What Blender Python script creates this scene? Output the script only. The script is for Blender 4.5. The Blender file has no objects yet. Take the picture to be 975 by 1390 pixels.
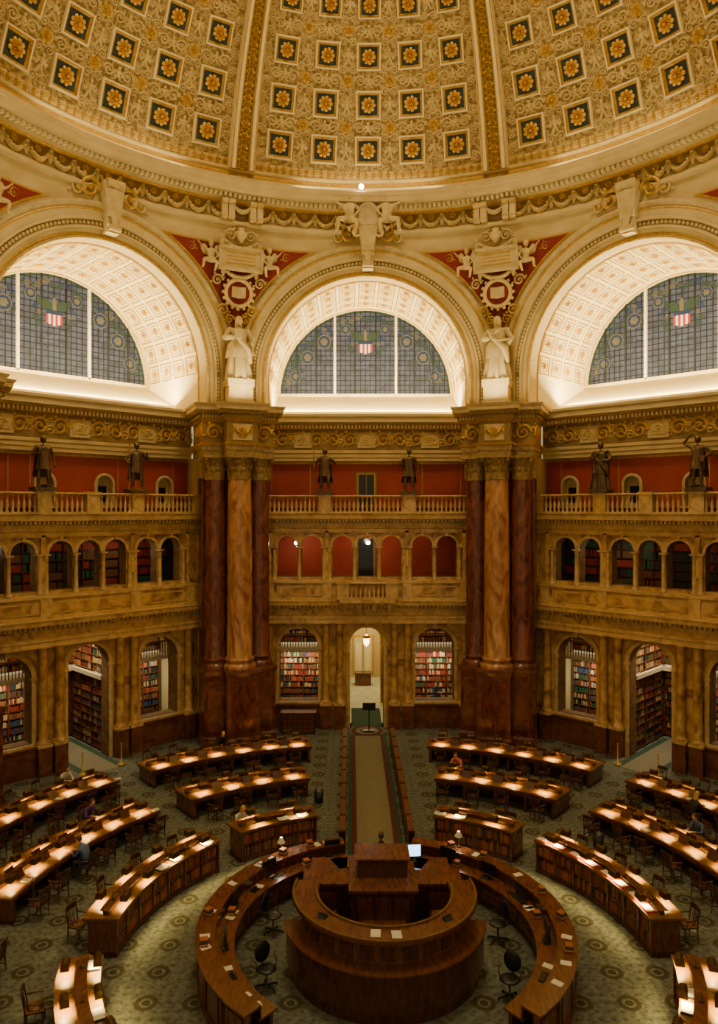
import bpy, math, random
import numpy as np
from math import sin, cos, pi, radians, sqrt
from mathutils import Vector
random.seed(11)
A=16.9; ZC=18.93; RA=5.3; CAMX=-0.9; CAMY=-21.2; CAMZ=12.0
# ---------------------------------------------------------------- materials
MAT={}; MID={}; MN=[]
def reg(name,m):
    MAT[name]=m; MID[name]=len(MN); MN.append(name)
def P(name,c1,c2=None,scale=3,rough=.5,metal=0,bump=0,bscale=20,ramp=(.35,.65),dist=0,emis=None,estr=0,detail=5,c3=None,stretch=None,coat=0,spec=.5):
    m=bpy.data.materials.new(name); m.use_nodes=True; nt=m.node_tree; b=nt.nodes['Principled BSDF']
    b.inputs['Base Color'].default_value=(*c1,1); b.inputs['Roughness'].default_value=rough; b.inputs['Metallic'].default_value=metal; b.inputs['Specular IOR Level'].default_value=spec
    if coat: b.inputs['Coat Weight'].default_value=coat; b.inputs['Coat Roughness'].default_value=.15
    if emis: b.inputs['Emission Color'].default_value=(*emis,1); b.inputs['Emission Strength'].default_value=estr
    tc=nt.nodes.new('ShaderNodeTexCoord'); src=tc.outputs['Object']
    if stretch:
        mp=nt.nodes.new('ShaderNodeMapping'); mp.inputs['Scale'].default_value=stretch
        nt.links.new(src,mp.inputs['Vector']); src=mp.outputs['Vector']
    if c2:
        n=nt.nodes.new('ShaderNodeTexNoise'); n.inputs['Scale'].default_value=scale; n.inputs['Detail'].default_value=detail; n.inputs['Distortion'].default_value=dist
        nt.links.new(src,n.inputs['Vector'])
        r=nt.nodes.new('ShaderNodeValToRGB'); r.color_ramp.elements[0].position=ramp[0]; r.color_ramp.elements[1].position=ramp[1]
        r.color_ramp.elements[0].color=(*c1,1); r.color_ramp.elements[1].color=(*c2,1)
        if c3:
            e=r.color_ramp.elements.new((ramp[0]+ramp[1])/2); e.color=(*c3,1)
        nt.links.new(n.outputs['Fac'],r.inputs['Fac']); nt.links.new(r.outputs['Color'],b.inputs['Base Color'])
    if bump:
        n=nt.nodes.new('ShaderNodeTexNoise'); n.inputs['Scale'].default_value=bscale; n.inputs['Detail'].default_value=3
        nt.links.new(src,n.inputs['Vector'])
        bp=nt.nodes.new('ShaderNodeBump'); bp.inputs['Strength'].default_value=bump; bp.inputs['Distance'].default_value=.08
        nt.links.new(n.outputs['Fac'],bp.inputs['Height']); nt.links.new(bp.outputs['Normal'],b.inputs['Normal'])
    reg(name,m); return m
P('cream',(.53,.40,.17),(.63,.49,.23),scale=1.2,rough=.6)
P('cream_light',(.74,.61,.34),(.80,.68,.40),scale=1.2,rough=.6)
P('plaster',(.50,.38,.17),(.62,.49,.25),scale=3,rough=.7)
P('gilt',(.46,.26,.03),(.62,.38,.06),scale=6,rough=.4,metal=.3)
P('gold',(.68,.38,.025),rough=.4,metal=.2)
P('dome_stucco',(.22,.135,.04),(.47,.335,.12),scale=6,rough=.6,bump=1.0,bscale=7,ramp=(.42,.58))  # stucco ground darkened so occlusion shade is painted in behind the ornament
P('relief',(.53,.385,.145),(.68,.51,.22),scale=2.5,rough=.55)  # kept lighter than its grounds, part of the painted occlusion contrast
P('tan',(.20,.125,.035),(.28,.185,.06),scale=2,rough=.6)  # tan, darkened as frieze ground to paint occlusion between the scrolls
P('coffer_blue',(.012,.028,.035),(.025,.05,.055),scale=4,rough=.6)
P('red_wall',(.32,.035,.014),(.38,.046,.018),scale=1.5,rough=.6)
P('red_field',(.22,.012,.008),rough=.6)
P('marble_screen',(.15,.065,.018),(.64,.40,.16),scale=1.1,rough=.3,dist=1.6,ramp=(.3,.62),c3=(.45,.26,.085),detail=8)
P('marble_light',(.40,.24,.08),(.64,.44,.19),scale=2,rough=.3,dist=1.2,ramp=(.3,.6),detail=8)
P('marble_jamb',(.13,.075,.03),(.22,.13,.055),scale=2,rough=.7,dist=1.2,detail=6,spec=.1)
P('marble_red',(.065,.015,.008),(.20,.058,.03),scale=2,rough=.22,dist=2,ramp=(.35,.68),detail=8,stretch=(1,1,.35))
P('marble_col',(.20,.07,.028),(.50,.26,.12),scale=1.5,rough=.2,dist=2.2,ramp=(.3,.65),detail=8,stretch=(1,1,.4))
P('marble_base',(.10,.032,.018),(.19,.07,.04),scale=1.5,rough=.22,dist=1,detail=8)
P('cap_gold',(.22,.14,.05),(.38,.26,.09),scale=6,rough=.45,metal=.25)
P('bronze',(.07,.042,.02),(.14,.085,.04),scale=8,rough=.4,metal=.35)
P('wood_dark',(.045,.013,.006),(.085,.026,.011),scale=3,rough=.25,stretch=(4,1,1),coat=.3)
P('wood_mid',(.09,.028,.01),(.15,.05,.018),scale=3,rough=.25,stretch=(4,1,1),coat=.3)
P('wood_chair',(.05,.017,.007),(.085,.03,.012),scale=3,rough=.35)
P('wood_top',(.11,.048,.010),(.17,.078,.016),scale=4,rough=.4,stretch=(3,1,1),spec=.3)
P('runner',(.14,.125,.08),(.18,.16,.11),scale=9,rough=.95)
P('runner_red',(.07,.015,.01),rough=.95)
P('carpet_green',(.015,.045,.028),(.028,.065,.038),scale=8,rough=.95)
P('corridor_floor',(.35,.36,.25),(.5,.5,.36),scale=2,rough=.4)
P('paper',(.6,.57,.48),rough=.7)
P('red_folder',(.5,.03,.02),rough=.5)
P('metal_dark',(.05,.04,.03),rough=.35,metal=.8)
P('black',(.01,.01,.01),rough=.4)
P('black_pane',(.015,.015,.02),rough=.15)
P('white_trim',(.55,.48,.33),rough=.5)
P('pale_wall',(.50,.38,.17),rough=.7)
P('skin',(.55,.30,.19),rough=.55); P('skin_dark',(.2,.09,.05),rough=.55)
P('hair_brown',(.06,.03,.015),rough=.6); P('hair_blond',(.45,.28,.1),rough=.6)
P('cloth_white',(.6,.58,.52),rough=.85); P('cloth_purple',(.10,.04,.2),rough=.85); P('cloth_blue',(.08,.12,.25),rough=.85); P('cloth_black',(.015,.015,.018),rough=.85); P('cloth_pink',(.5,.14,.16),rough=.85)
P('denim',(.03,.045,.09),rough=.85)
P('eye',(.01,.01,.01),rough=.2); P('lip',(.35,.1,.08),rough=.5)
for i,c in enumerate([(.22,.03,.015),(.02,.08,.045),(.12,.055,.02),(.42,.28,.11),(.03,.03,.03),(.04,.06,.12),(.48,.40,.25),(.30,.09,.03)]): P('book_%d'%i,c,rough=.6,spec=.2)
P('lamp_glow',(1,.8,.5),emis=(1,.70,.22),estr=620)
P('bulb',(1,.9,.7),emis=(1,.85,.6),estr=70)
P('lantern_glow',(1,.7,.3),emis=(1,.62,.2),estr=12)
P('screen_glow',(.5,.7,1),emis=(.35,.65,1),estr=5)
P('shade',(.10,.055,.02),rough=.35,metal=.7)
P('lead',(.02,.022,.024),rough=.8,spec=.1)
P('glass_green',(.02,.03,.02),emis=(.075,.11,.065),estr=.5,rough=.8,spec=.05); P('glass_gold',(.06,.05,.03),emis=(.26,.21,.11),estr=.5,rough=.8,spec=.05)  # emission on coloured panes stands in for daylight passing through
P('glass_blue',(.012,.018,.03),emis=(.06,.08,.13),estr=.6,rough=.8,spec=.05); P('glass_red',(.2,.02,.015),emis=(.5,.05,.03),estr=.7,rough=.8,spec=.05); P('glass_white',(.4,.4,.38),emis=(.7,.7,.65),estr=.4,rough=.8,spec=.05)  # these panes too glow in place of transmitted daylight
def glassmat():
    m=P('window_glass',(.12,.125,.14),rough=.8,spec=.05); nt=m.node_tree; b=nt.nodes['Principled BSDF']
    tc=nt.nodes.new('ShaderNodeTexCoord'); v=nt.nodes.new('ShaderNodeTexVoronoi'); v.inputs['Scale'].default_value=3
    nt.links.new(tc.outputs['Object'],v.inputs['Vector'])
    r=nt.nodes.new('ShaderNodeValToRGB'); r.color_ramp.elements[0].color=(.09,.088,.10,1); r.color_ramp.elements[1].color=(.19,.185,.205,1)
    s=nt.nodes.new('ShaderNodeSeparateColor'); nt.links.new(v.outputs['Color'],s.inputs[0]); nt.links.new(s.outputs[0],r.inputs['Fac'])
    nt.links.new(r.outputs['Color'],b.inputs['Emission Color']); b.inputs['Emission Strength'].default_value=.85  # weak glow put into the glass in place of dim daylight outside
    b.inputs['Base Color'].default_value=(.025,.025,.028,1)
glassmat()
def floormat():
    m=P('carpet',(.2,.2,.14),rough=.95,spec=.1); nt=m.node_tree; b=nt.nodes['Principled BSDF']; L=nt.links
    tc=nt.nodes.new('ShaderNodeTexCoord')
    n=nt.nodes.new('ShaderNodeTexNoise'); n.inputs['Scale'].default_value=7; n.inputs['Detail'].default_value=6; L.new(tc.outputs['Object'],n.inputs['Vector'])
    r0=nt.nodes.new('ShaderNodeValToRGB'); r0.color_ramp.elements[0].color=(.08,.09,.075,1); r0.color_ramp.elements[1].color=(.16,.17,.14,1)
    r0.color_ramp.elements[0].position=.35; r0.color_ramp.elements[1].position=.65
    L.new(n.outputs['Fac'],r0.inputs['Fac'])
    v=nt.nodes.new('ShaderNodeTexVoronoi'); v.inputs['Scale'].default_value=.85; v.inputs['Randomness'].default_value=0
    v.voronoi_dimensions='2D'; L.new(tc.outputs['Object'],v.inputs['Vector'])
    r=nt.nodes.new('ShaderNodeValToRGB'); cr=r.color_ramp; cr.interpolation='CONSTANT'
    cr.elements[0].position=0; cr.elements[0].color=(1,1,1,1); cr.elements[1].position=.08; cr.elements[1].color=(.0,.0,.0,1)
    for p,c in ((.14,.85),(.24,0)): e=cr.elements.new(p); e.color=(c,c,c,1)
    L.new(v.outputs['Distance'],r.inputs['Fac'])
    mx=nt.nodes.new('ShaderNodeMix'); mx.data_type='RGBA'; L.new(r.outputs['Color'],mx.inputs[0]); L.new(r0.outputs['Color'],mx.inputs[6]); mx.inputs[7].default_value=(.05,.04,.018,1)
    v2=nt.nodes.new('ShaderNodeTexVoronoi'); v2.inputs['Scale'].default_value=3.4; v2.inputs['Randomness'].default_value=0; v2.voronoi_dimensions='2D'; L.new(tc.outputs['Object'],v2.inputs['Vector'])
    r2=nt.nodes.new('ShaderNodeValToRGB'); r2.color_ramp.elements[0].position=.12; r2.color_ramp.elements[0].color=(.8,.8,.8,1); r2.color_ramp.elements[1].position=.2; r2.color_ramp.elements[1].color=(0,0,0,1)
    L.new(v2.outputs['Distance'],r2.inputs['Fac'])
    mx2=nt.nodes.new('ShaderNodeMix'); mx2.data_type='RGBA'; L.new(r2.outputs['Color'],mx2.inputs[0]); L.new(mx.outputs[2],mx2.inputs[6]); mx2.inputs[7].default_value=(.06,.068,.048,1)
    L.new(mx2.outputs[2],b.inputs['Base Color'])
floormat()
# ---------------------------------------------------------------- mesh builder
class M:
    def __init__(s): s.v=[]; s.n=0; s.b=[]
    def add(s,V,F,mat,smooth=False):
        V=np.asarray(V,float).reshape(-1,3); g={}
        for f in F: g.setdefault(len(f),[]).append(f)
        for k,l in g.items():
            a=np.array(l,dtype=np.int64)+s.n; s.b.append((a,np.full(len(a),MID[mat]),np.full(len(a),smooth)))
        s.v.append(V); s.n+=len(V)
    def stamp(s,o,T=None):
        V=o.V()
        if T is not None: V=V@T[:3,:3].T+T[:3,3]
        for a,m,sm in o.b: s.b.append((a+s.n,m,sm))
        s.v.append(V); s.n+=len(V)
    def V(s):
        if len(s.v)>1: s.v=[np.concatenate(s.v)]
        return s.v[0] if s.v else np.zeros((0,3))
    def compact(s):
        s.V(); g={}
        for a,m,sm in s.b: g.setdefault(a.shape[1],[]).append((a,m,sm))
        s.b=[(np.concatenate([x[0] for x in l]),np.concatenate([x[1] for x in l]),np.concatenate([x[2] for x in l])) for l in g.values()]
        return s
    def mesh(s,name):
        s.compact(); V=s.V(); me=bpy.data.meshes.new(name)
        loops=np.concatenate([a.ravel() for a,_,_ in s.b]); cnt=np.concatenate([np.full(len(a),a.shape[1]) for a,_,_ in s.b])
        st=np.concatenate([[0],np.cumsum(cnt)[:-1]]); mi=np.concatenate([m for _,m,_ in s.b]); sm=np.concatenate([x for _,_,x in s.b])
        me.vertices.add(len(V)); me.vertices.foreach_set('co',V.ravel())
        me.loops.add(len(loops)); me.loops.foreach_set('vertex_index',loops.astype(np.int32))
        me.polygons.add(len(cnt)); me.polygons.foreach_set('loop_start',st.astype(np.int32))
        u,inv=np.unique(mi,return_inverse=True)
        for k in u: me.materials.append(MAT[MN[k]])
        me.polygons.foreach_set('material_index',inv.astype(np.int32)); me.polygons.foreach_set('use_smooth',sm.astype(bool))
        me.update(calc_edges=True); me.validate(); return me
def link(o): bpy.context.scene.collection.objects.link(o); return o
def obj(name,m,parent=None,loc=(0,0,0),rz=0):
    me=m if isinstance(m,bpy.types.Mesh) else m.mesh(name)
    o=link(bpy.data.objects.new(name,me)); o.location=loc; o.rotation_euler=(0,0,rz)
    if parent: o.parent=parent
    return o
def empty(name,loc=(0,0,0),rz=0):
    o=link(bpy.data.objects.new(name,None)); o.location=loc; o.rotation_euler=(0,0,rz); o.empty_display_size=.2; return o
def T(p=(0,0,0),ex=(1,0,0),ey=(0,1,0),ez=(0,0,1),s=(1,1,1)):
    if not hasattr(s,'__len__'): s=(s,s,s)
    m=np.eye(4); m[:3,0]=np.array(ex)*s[0]; m[:3,1]=np.array(ey)*s[1]; m[:3,2]=np.array(ez)*s[2]; m[:3,3]=p; return m
def RZ(a,p=(0,0,0),s=1): return T(p,(cos(a),sin(a),0),(-sin(a),cos(a),0),(0,0,1),s)
def box(m,x0,x1,y0,y1,z0,z1,mat):
    m.add([(x0,y0,z0),(x1,y0,z0),(x1,y1,z0),(x0,y1,z0),(x0,y0,z1),(x1,y0,z1),(x1,y1,z1),(x0,y1,z1)],[(0,3,2,1),(4,5,6,7),(0,1,5,4),(1,2,6,5),(2,3,7,6),(3,0,4,7)],mat)
def frust(m,cx,cy,z0,z1,a0,b0,a1,b1,mat):
    m.add([(cx-a0,cy-b0,z0),(cx+a0,cy-b0,z0),(cx+a0,cy+b0,z0),(cx-a0,cy+b0,z0),(cx-a1,cy-b1,z1),(cx+a1,cy-b1,z1),(cx+a1,cy+b1,z1),(cx-a1,cy+b1,z1)],[(0,3,2,1),(4,5,6,7),(0,1,5,4),(1,2,6,5),(2,3,7,6),(3,0,4,7)],mat)
def lathe(m,cx,cy,prof,mat,n=16,a0=0,a1=2*pi,smooth=True,closed=False,caps=False):
    full=abs(a1-a0-2*pi)<1e-6; k=n if full else n+1; V=[]; q=len(prof)
    for i in range(k):
        a=a0+(a1-a0)*i/n
        for r,z in prof: V.append((cx+r*sin(a),cy+r*cos(a),z))
    F=[]; jj=q if closed else q-1
    for i in range(n):
        i2=(i+1)%k if full else i+1
        for j in range(jj):
            j2=(j+1)%q; F.append((i*q+j,i2*q+j,i2*q+j2,i*q+j2))
    if caps and not full: F.append(tuple(range(q))); F.append(tuple((k-1)*q+j for j in range(q))[::-1])
    m.add(V,F,mat,smooth)
def sector(m,cx,cy,r0,r1,z0,z1,a0,a1,mat,n=None):
    n=n or max(2,int(abs(a1-a0)/radians(2.5)))
    lathe(m,cx,cy,[(r0,z0),(r1,z0),(r1,z1),(r0,z1)],mat,n,a0,a1,False,True,True)
def prism(m,prof,x0,x1,mat):
    q=len(prof); V=[(x0,y,z) for y,z in prof]+[(x1,y,z) for y,z in prof]
    F=[(j,j+1,q+j+1,q+j) for j in range(q-1)]+[tuple(range(q)),tuple(range(2*q-1,q-1,-1))]
    m.add(V,F,mat)
def arc(m,cx,cz,prof,mat,n=40,leg=None,a0=0,a1=pi,smooth=False):
    st=[]
    if leg is not None: st.append((0,leg))
    st+=[(a0+(a1-a0)*i/n,None) for i in range(n+1)]
    if leg is not None: st.append((pi,leg))
    V=[];q=len(prof)
    for a,l in st:
        for r,y in prof: V.append((cx+r*cos(a),y,l if l is not None else cz+r*sin(a)))
    F=[(i*q+j,i*q+j+1,(i+1)*q+j+1,(i+1)*q+j) for i in range(len(st)-1) for j in range(q-1)]
    m.add(V,F,mat,smooth)
def blob(m,p,r,mat,nu=8,nv=5,s=(1,1,1)):
    V=[];F=[]
    for j in range(nv+1):
        t=pi*j/nv
        for i in range(nu):
            a=2*pi*i/nu; V.append((p[0]+r*s[0]*sin(t)*cos(a),p[1]+r*s[1]*sin(t)*sin(a),p[2]+r*s[2]*cos(t)))
    for j in range(nv):
        for i in range(nu): F.append((j*nu+i,j*nu+(i+1)%nu,(j+1)*nu+(i+1)%nu,(j+1)*nu+i))
    m.add(V,F,mat,True)
def tube(m,pts,rad,mat,k=6,smooth=True):
    pts=np.array(pts,float); V=[];F=[]; n=len(pts)
    for i in range(n):
        d=pts[min(i+1,n-1)]-pts[max(i-1,0)]; d/=np.linalg.norm(d)+1e-9
        u=np.cross(d,(0,0,1)); 
        if np.linalg.norm(u)<.1: u=np.cross(d,(1,0,0))
        u/=np.linalg.norm(u); w=np.cross(d,u); r=rad[i] if hasattr(rad,'__len__') else rad
        for j in range(k):
            a=2*pi*j/k; V.append(pts[i]+r*(cos(a)*u+sin(a)*w))
    for i in range(n-1):
        for j in range(k): F.append((i*k+j,i*k+(j+1)%k,(i+1)*k+(j+1)%k,(i+1)*k+j))
    F.append(tuple(range(k))); F.append(tuple((n-1)*k+j for j in range(k)))
    m.add(V,F,mat,smooth)
def strip(m,pts,rad,mat,h=1.0):
    n=len(pts); V=[];F=[]
    for i in range(n):
        x0,y0=pts[max(i-1,0)]; x1,y1=pts[min(i+1,n-1)]; dx,dy=x1-x0,y1-y0; l=sqrt(dx*dx+dy*dy)+1e-9; nx,ny=-dy/l,dx/l
        r=rad[i] if hasattr(rad,'__len__') else rad; x,y=pts[i]
        V+=[(x+nx*r,y+ny*r,0),(x,y,r*h),(x-nx*r,y-ny*r,0)]
    for i in range(n-1):
        a=i*3; F+=[(a,a+1,a+4,a+3),(a+1,a+2,a+5,a+4)]
    m.add(V,F,mat,True)
# ---------------------------------------------------------------- ornament library
def o_scroll(mat,flip=1):
    m=M(); N=22; pts=[];rad=[]
    for i in range(N):
        t=i/(N-1); a=t*1.6*2*pi; r=.42*(1-t*.85); pts.append((r*cos(a)*flip,r*sin(a))); rad.append(.085*(1-.5*t))
    strip(m,pts,rad,mat,1.6)
    blob(m,(0,0,.04),.09,mat,6,3)
    for a in (.4,2.0,3.5): 
        x,y=.5*cos(a)*flip,.5*sin(a); strip(m,[(x*.8,y*.8),(x,y),(x*1.25,y*1.15+.06)],[.06,.09,.01],mat,1.3)
    return m.compact()
def o_rosette(mat,n=8,c=None):
    m=M(); V=[];F=[]
    for r0,h in ((.5,.06),(.3,.14)):
        for i in range(n):
            a=2*pi*(i+(.5 if r0<.4 else 0))/n; d=pi/n*.95; b=len(V)
            V+=[(0,0,h*.6),(r0*.8*cos(a-d),r0*.8*sin(a-d),h*.5),(r0*cos(a-d*.45),r0*sin(a-d*.45),h*.5),(r0*cos(a+d*.45),r0*sin(a+d*.45),h*.5),(r0*.8*cos(a+d),r0*.8*sin(a+d),h*.5),(r0*.72*cos(a),r0*.72*sin(a),h*1.5)]
            F+=[(b,b+1,b+5),(b+1,b+2,b+5),(b+2,b+3,b+5),(b+3,b+4,b+5),(b+4,b,b+5)]
    m.add(V,F,mat); blob(m,(0,0,.14),.1,c or mat,8,4); return m.compact()
def o_swag(mat):
    m=M(); pts=[];rad=[]
    for i in range(11):
        t=i/10; pts.append((t-.5,.2-.38*(1-(2*t-1)**2))); rad.append(.04+.07*sin(pi*t))
    strip(m,pts,rad,mat,1.4)
    for i in range(7):
        t=(i+1)/8; blob(m,(t-.5+random.uniform(-.03,.03),.2-.38*(1-(2*t-1)**2),.09),.055,mat,6,3)
    for x in (-.5,.5): strip(m,[(x,.24),(x,.0),(x,-.2)],[.05,.07,.02],mat,1.3); blob(m,(x,.25,.03),.07,mat,6,3)
    return m.compact()
def o_fig(mat):
    m=M(); blob(m,(0,.28,.08),.1,mat,7,4); blob(m,(0,.05,.05),.13,mat,7,4,(1,1.5,.8))
    for s in (-1,1):
        strip(m,[(s*.08,.15),(s*.28,.1),(s*.36,.28)],[.05,.05,.02],mat,1.4); strip(m,[(s*.1,.08),(s*.3,-.05),(s*.48,.08)],[.06,.09,.01],mat,1)
        strip(m,[(s*.05,-.1),(s*.16,-.3),(s*.3,-.38),(s*.34,-.26)],[.08,.06,.05,.02],mat,1.4)
    return m.compact()
def o_frame(mo,mi,w=.12,h=.09):
    m=M()
    def ring(a,b,za,zb,mat):
        V=[(-a,-a,za),(a,-a,za),(a,a,za),(-a,a,za),(-b,-b,zb),(b,-b,zb),(b,b,zb),(-b,b,zb)]
        m.add(V,[(i,(i+1)%4,4+(i+1)%4,4+i) for i in range(4)],mat)
    ring(.5,.48,0,h,mo); ring(.48,.5-w*.6,h,h,mo); ring(.5-w*.6,.5-w,h,h*.35,mi); ring(.5-w,.47-w,h*.35,h*.1,mi)
    b=.47-w; m.add([(-b,-b,h*.1),(b,-b,h*.1),(b,b,h*.1),(-b,b,h*.1)],[(0,1,2,3)],'coffer_blue'); return m.compact()
SCR=o_scroll('relief'); SCRF=o_scroll('relief',-1); GSC=o_scroll('gilt'); GSCF=o_scroll('gilt',-1); FIG=o_fig('relief')
ROS=o_rosette('gold',9); ROSR=o_rosette('relief',6); ROSG=o_rosette('gilt',6); SWAG=o_swag('relief'); SWAGG=o_swag('gilt')
COF=o_frame('cream_light','gilt'); COF.stamp(ROS,T((0,0,.02),s=(.56,.56,.8))); COF.compact()
def skin_mesh(V,E,R,sub=1):
    me=bpy.data.meshes.new('tmp'); me.from_pydata([tuple(v) for v in V],E,[]); o=link(bpy.data.objects.new('tmp',me))
    md=o.modifiers.new('s','SKIN')
    sv=me.skin_vertices[0].data
    for i,r in enumerate(R): sv[i].radius=(r,r) if not hasattr(r,'__len__') else r; sv[i].use_root=(i==0)
    md.use_smooth_shade=True
    s2=o.modifiers.new('u','SUBSURF'); s2.levels=sub; s2.render_levels=sub
    dg=bpy.context.evaluated_depsgraph_get(); ev=o.evaluated_get(dg); m2=ev.to_mesh()
    VV=np.array([v.co[:] for v in m2.vertices]); FF=[tuple(p.vertices) for p in m2.polygons]
    ev.to_mesh_clear(); bpy.data.objects.remove(o); bpy.data.meshes.remove(me); return VV,FF
def head(m,p,skin,hair,long=False,tilt=0,sc=1.0):
    h=M()
    blob(h,(0,0,0),1,skin,14,10,(.078,.095,.118)); blob(h,(0,-.02,-.05),1,skin,10,6,(.058,.07,.07))
    blob(h,(0,-.098,-.012),.017,skin,6,4,(.8,1,1.6))
    for s in (-1,1):
        blob(h,(s*.079,.005,-.01),.02,skin,6,4,(.5,.9,1.4)); blob(h,(s*.03,-.085,.008),.011,'eye' if skin.startswith('skin') else skin,6,4)
    blob(h,(0,-.088,-.058),.02,'lip' if skin.startswith('skin') else skin,6,4,(1.1,.5,.35))
    blob(h,(0,.02,.022),1,hair,12,8,(.09,.1,.115))
    if long:
        blob(h,(0,.06,-.1),1,hair,12,8,(.09,.06,.2))
    c,s=cos(tilt),sin(tilt)
    m.stamp(h,T(p,(1,0,0),(0,c,s),(0,-s,c),s=sc))
def figure(arms,legs,torso,mats,lean=0,bulk=1.0):
    V=[];E=[];R=[];L=[]
    for i,(p,r) in enumerate(torso):
        V.append(p);R.append(r);L.append(mats[2] if i==0 else (mats[1] if i<len(torso)-1 else mats[0]))
        if i: E.append((i-1,i))
    ch=len(torso)-3
    for side,a in zip((-1,1),arms):
        b=len(V); sh,el,wr,hd=[np.array(q,float) for q in a]
        for q,r,l in ((sh,.062*bulk,mats[1]),((sh+el)/2,.05*bulk,mats[1]),(el,.04*bulk,mats[1]),((el+wr)/2,.036*bulk,mats[1]),(wr,.025,mats[0]),(hd,.034,mats[0])): V.append(q);R.append(r);L.append(l)
        E+=[(ch,b)]+[(b+i,b+i+1) for i in range(5)]
        d=hd-wr; d/=np.linalg.norm(d); sd=np.cross(d,(0,0,1)); n=np.linalg.norm(sd); sd=sd/n if n>.2 else np.array((1,0,0)); up=np.cross(sd,d)
        for k,(o,ln) in enumerate(((-.027,.075),(-.009,.085),(.009,.08),(.027,.062))):
            c=len(V); V+= [hd+d*(.03+ln*.5)+sd*o*1.2, hd+d*(.02+ln)+sd*o*1.25-up*.02]; R+=[.009,.008]; L+=[mats[0]]*2; E+=[(b+5,c),(c,c+1)]
        c=len(V); V+=[wr*.4+hd*.6+sd*(-side)*.04,hd+sd*(-side)*.055+d*.035]; R+=[.011,.009]; L+=[mats[0]]*2; E+=[(b+5,c),(c,c+1)]
    for a in legs:
        b=len(V); q=[np.array(x,float) for x in a]
        for p,r,l in ((q[0],.095*bulk,mats[2]),((q[0]+q[1])/2,.08*bulk,mats[2]),(q[1],.06*bulk,mats[2]),((q[1]+q[2])/2,.052*bulk,mats[2]),(q[2],.038*bulk,mats[2]),(q[3],.04*bulk,mats[3])): V.append(p);R.append(r);L.append(l)
        E+=[(0,b)]+[(b+i,b+i+1) for i in range(5)]
    VV,FF=skin_mesh(V,E,R,1); m=M(); C=np.array([np.mean(VV[list(f)],axis=0) for f in FF]); J=np.array([tuple(v) for v in V])
    near=np.argmin(((C[:,None,:]-J[None])**2).sum(2),axis=1); g={}
    for f,k in zip(FF,near): g.setdefault(L[k],[]).append(f)
    for k,(l,fs) in enumerate(g.items()): 
        used=sorted({i for f in fs for i in f}); mp={u:i for i,u in enumerate(used)}
        m.add(VV[used],[tuple(mp[i] for i in f) for f in fs],l,True)
    return m
def torso(z0,lean=0,r=1):
    return [((0,0,z0),.15*r),((0,-.04*lean,z0+.2),.125*r),((0,-.16*lean,z0+.4),.155*r),((0,-.24*lean,z0+.53),.06),((0,-.3*lean,z0+.6),.05)]
def seated(shirt,hair,long=False,skin='skin',pants='denim',lean=1.0):
    t=torso(.55,lean); y=-.17*lean
    arms=[[(s*.18,y,.98),(s*.25,y-.12,.76),(s*.12,y-.36,.80),(s*.08,y-.43,.80)] for s in (-1,1)]
    legs=[[(s*.1,-.03,.53),(s*.13,-.42,.53),(s*.13,-.40,.09),(s*.14,-.54,.04)] for s in (-1,1)]
    m=figure(arms,legs,t,(skin,shirt,pants,'black')); head(m,(0,-.34*lean,1.24),skin,hair,long,tilt=.35); return m.compact()
def robe(m,mat,prof,w=1.0,ph=0.0,folds=9,depth=.16,dz=1.3):
    V=[];F=[];n=72;q=len(prof)
    for i in range(n):
        a=2*pi*i/n
        for r,z in prof:
            k=1+depth*max(.12,(dz-z))*(sin(folds*a+ph+z*1.2)+.4*sin(2.3*folds*a+z*4)); V.append((r*w*k*cos(a),r*w*k*.72*sin(a),z))
    for i in range(n):
        for j in range(q-1): F.append((i*q+j,((i+1)%n)*q+j,((i+1)%n)*q+j+1,i*q+j+1))
    m.add(V,F,mat,True)
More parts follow.
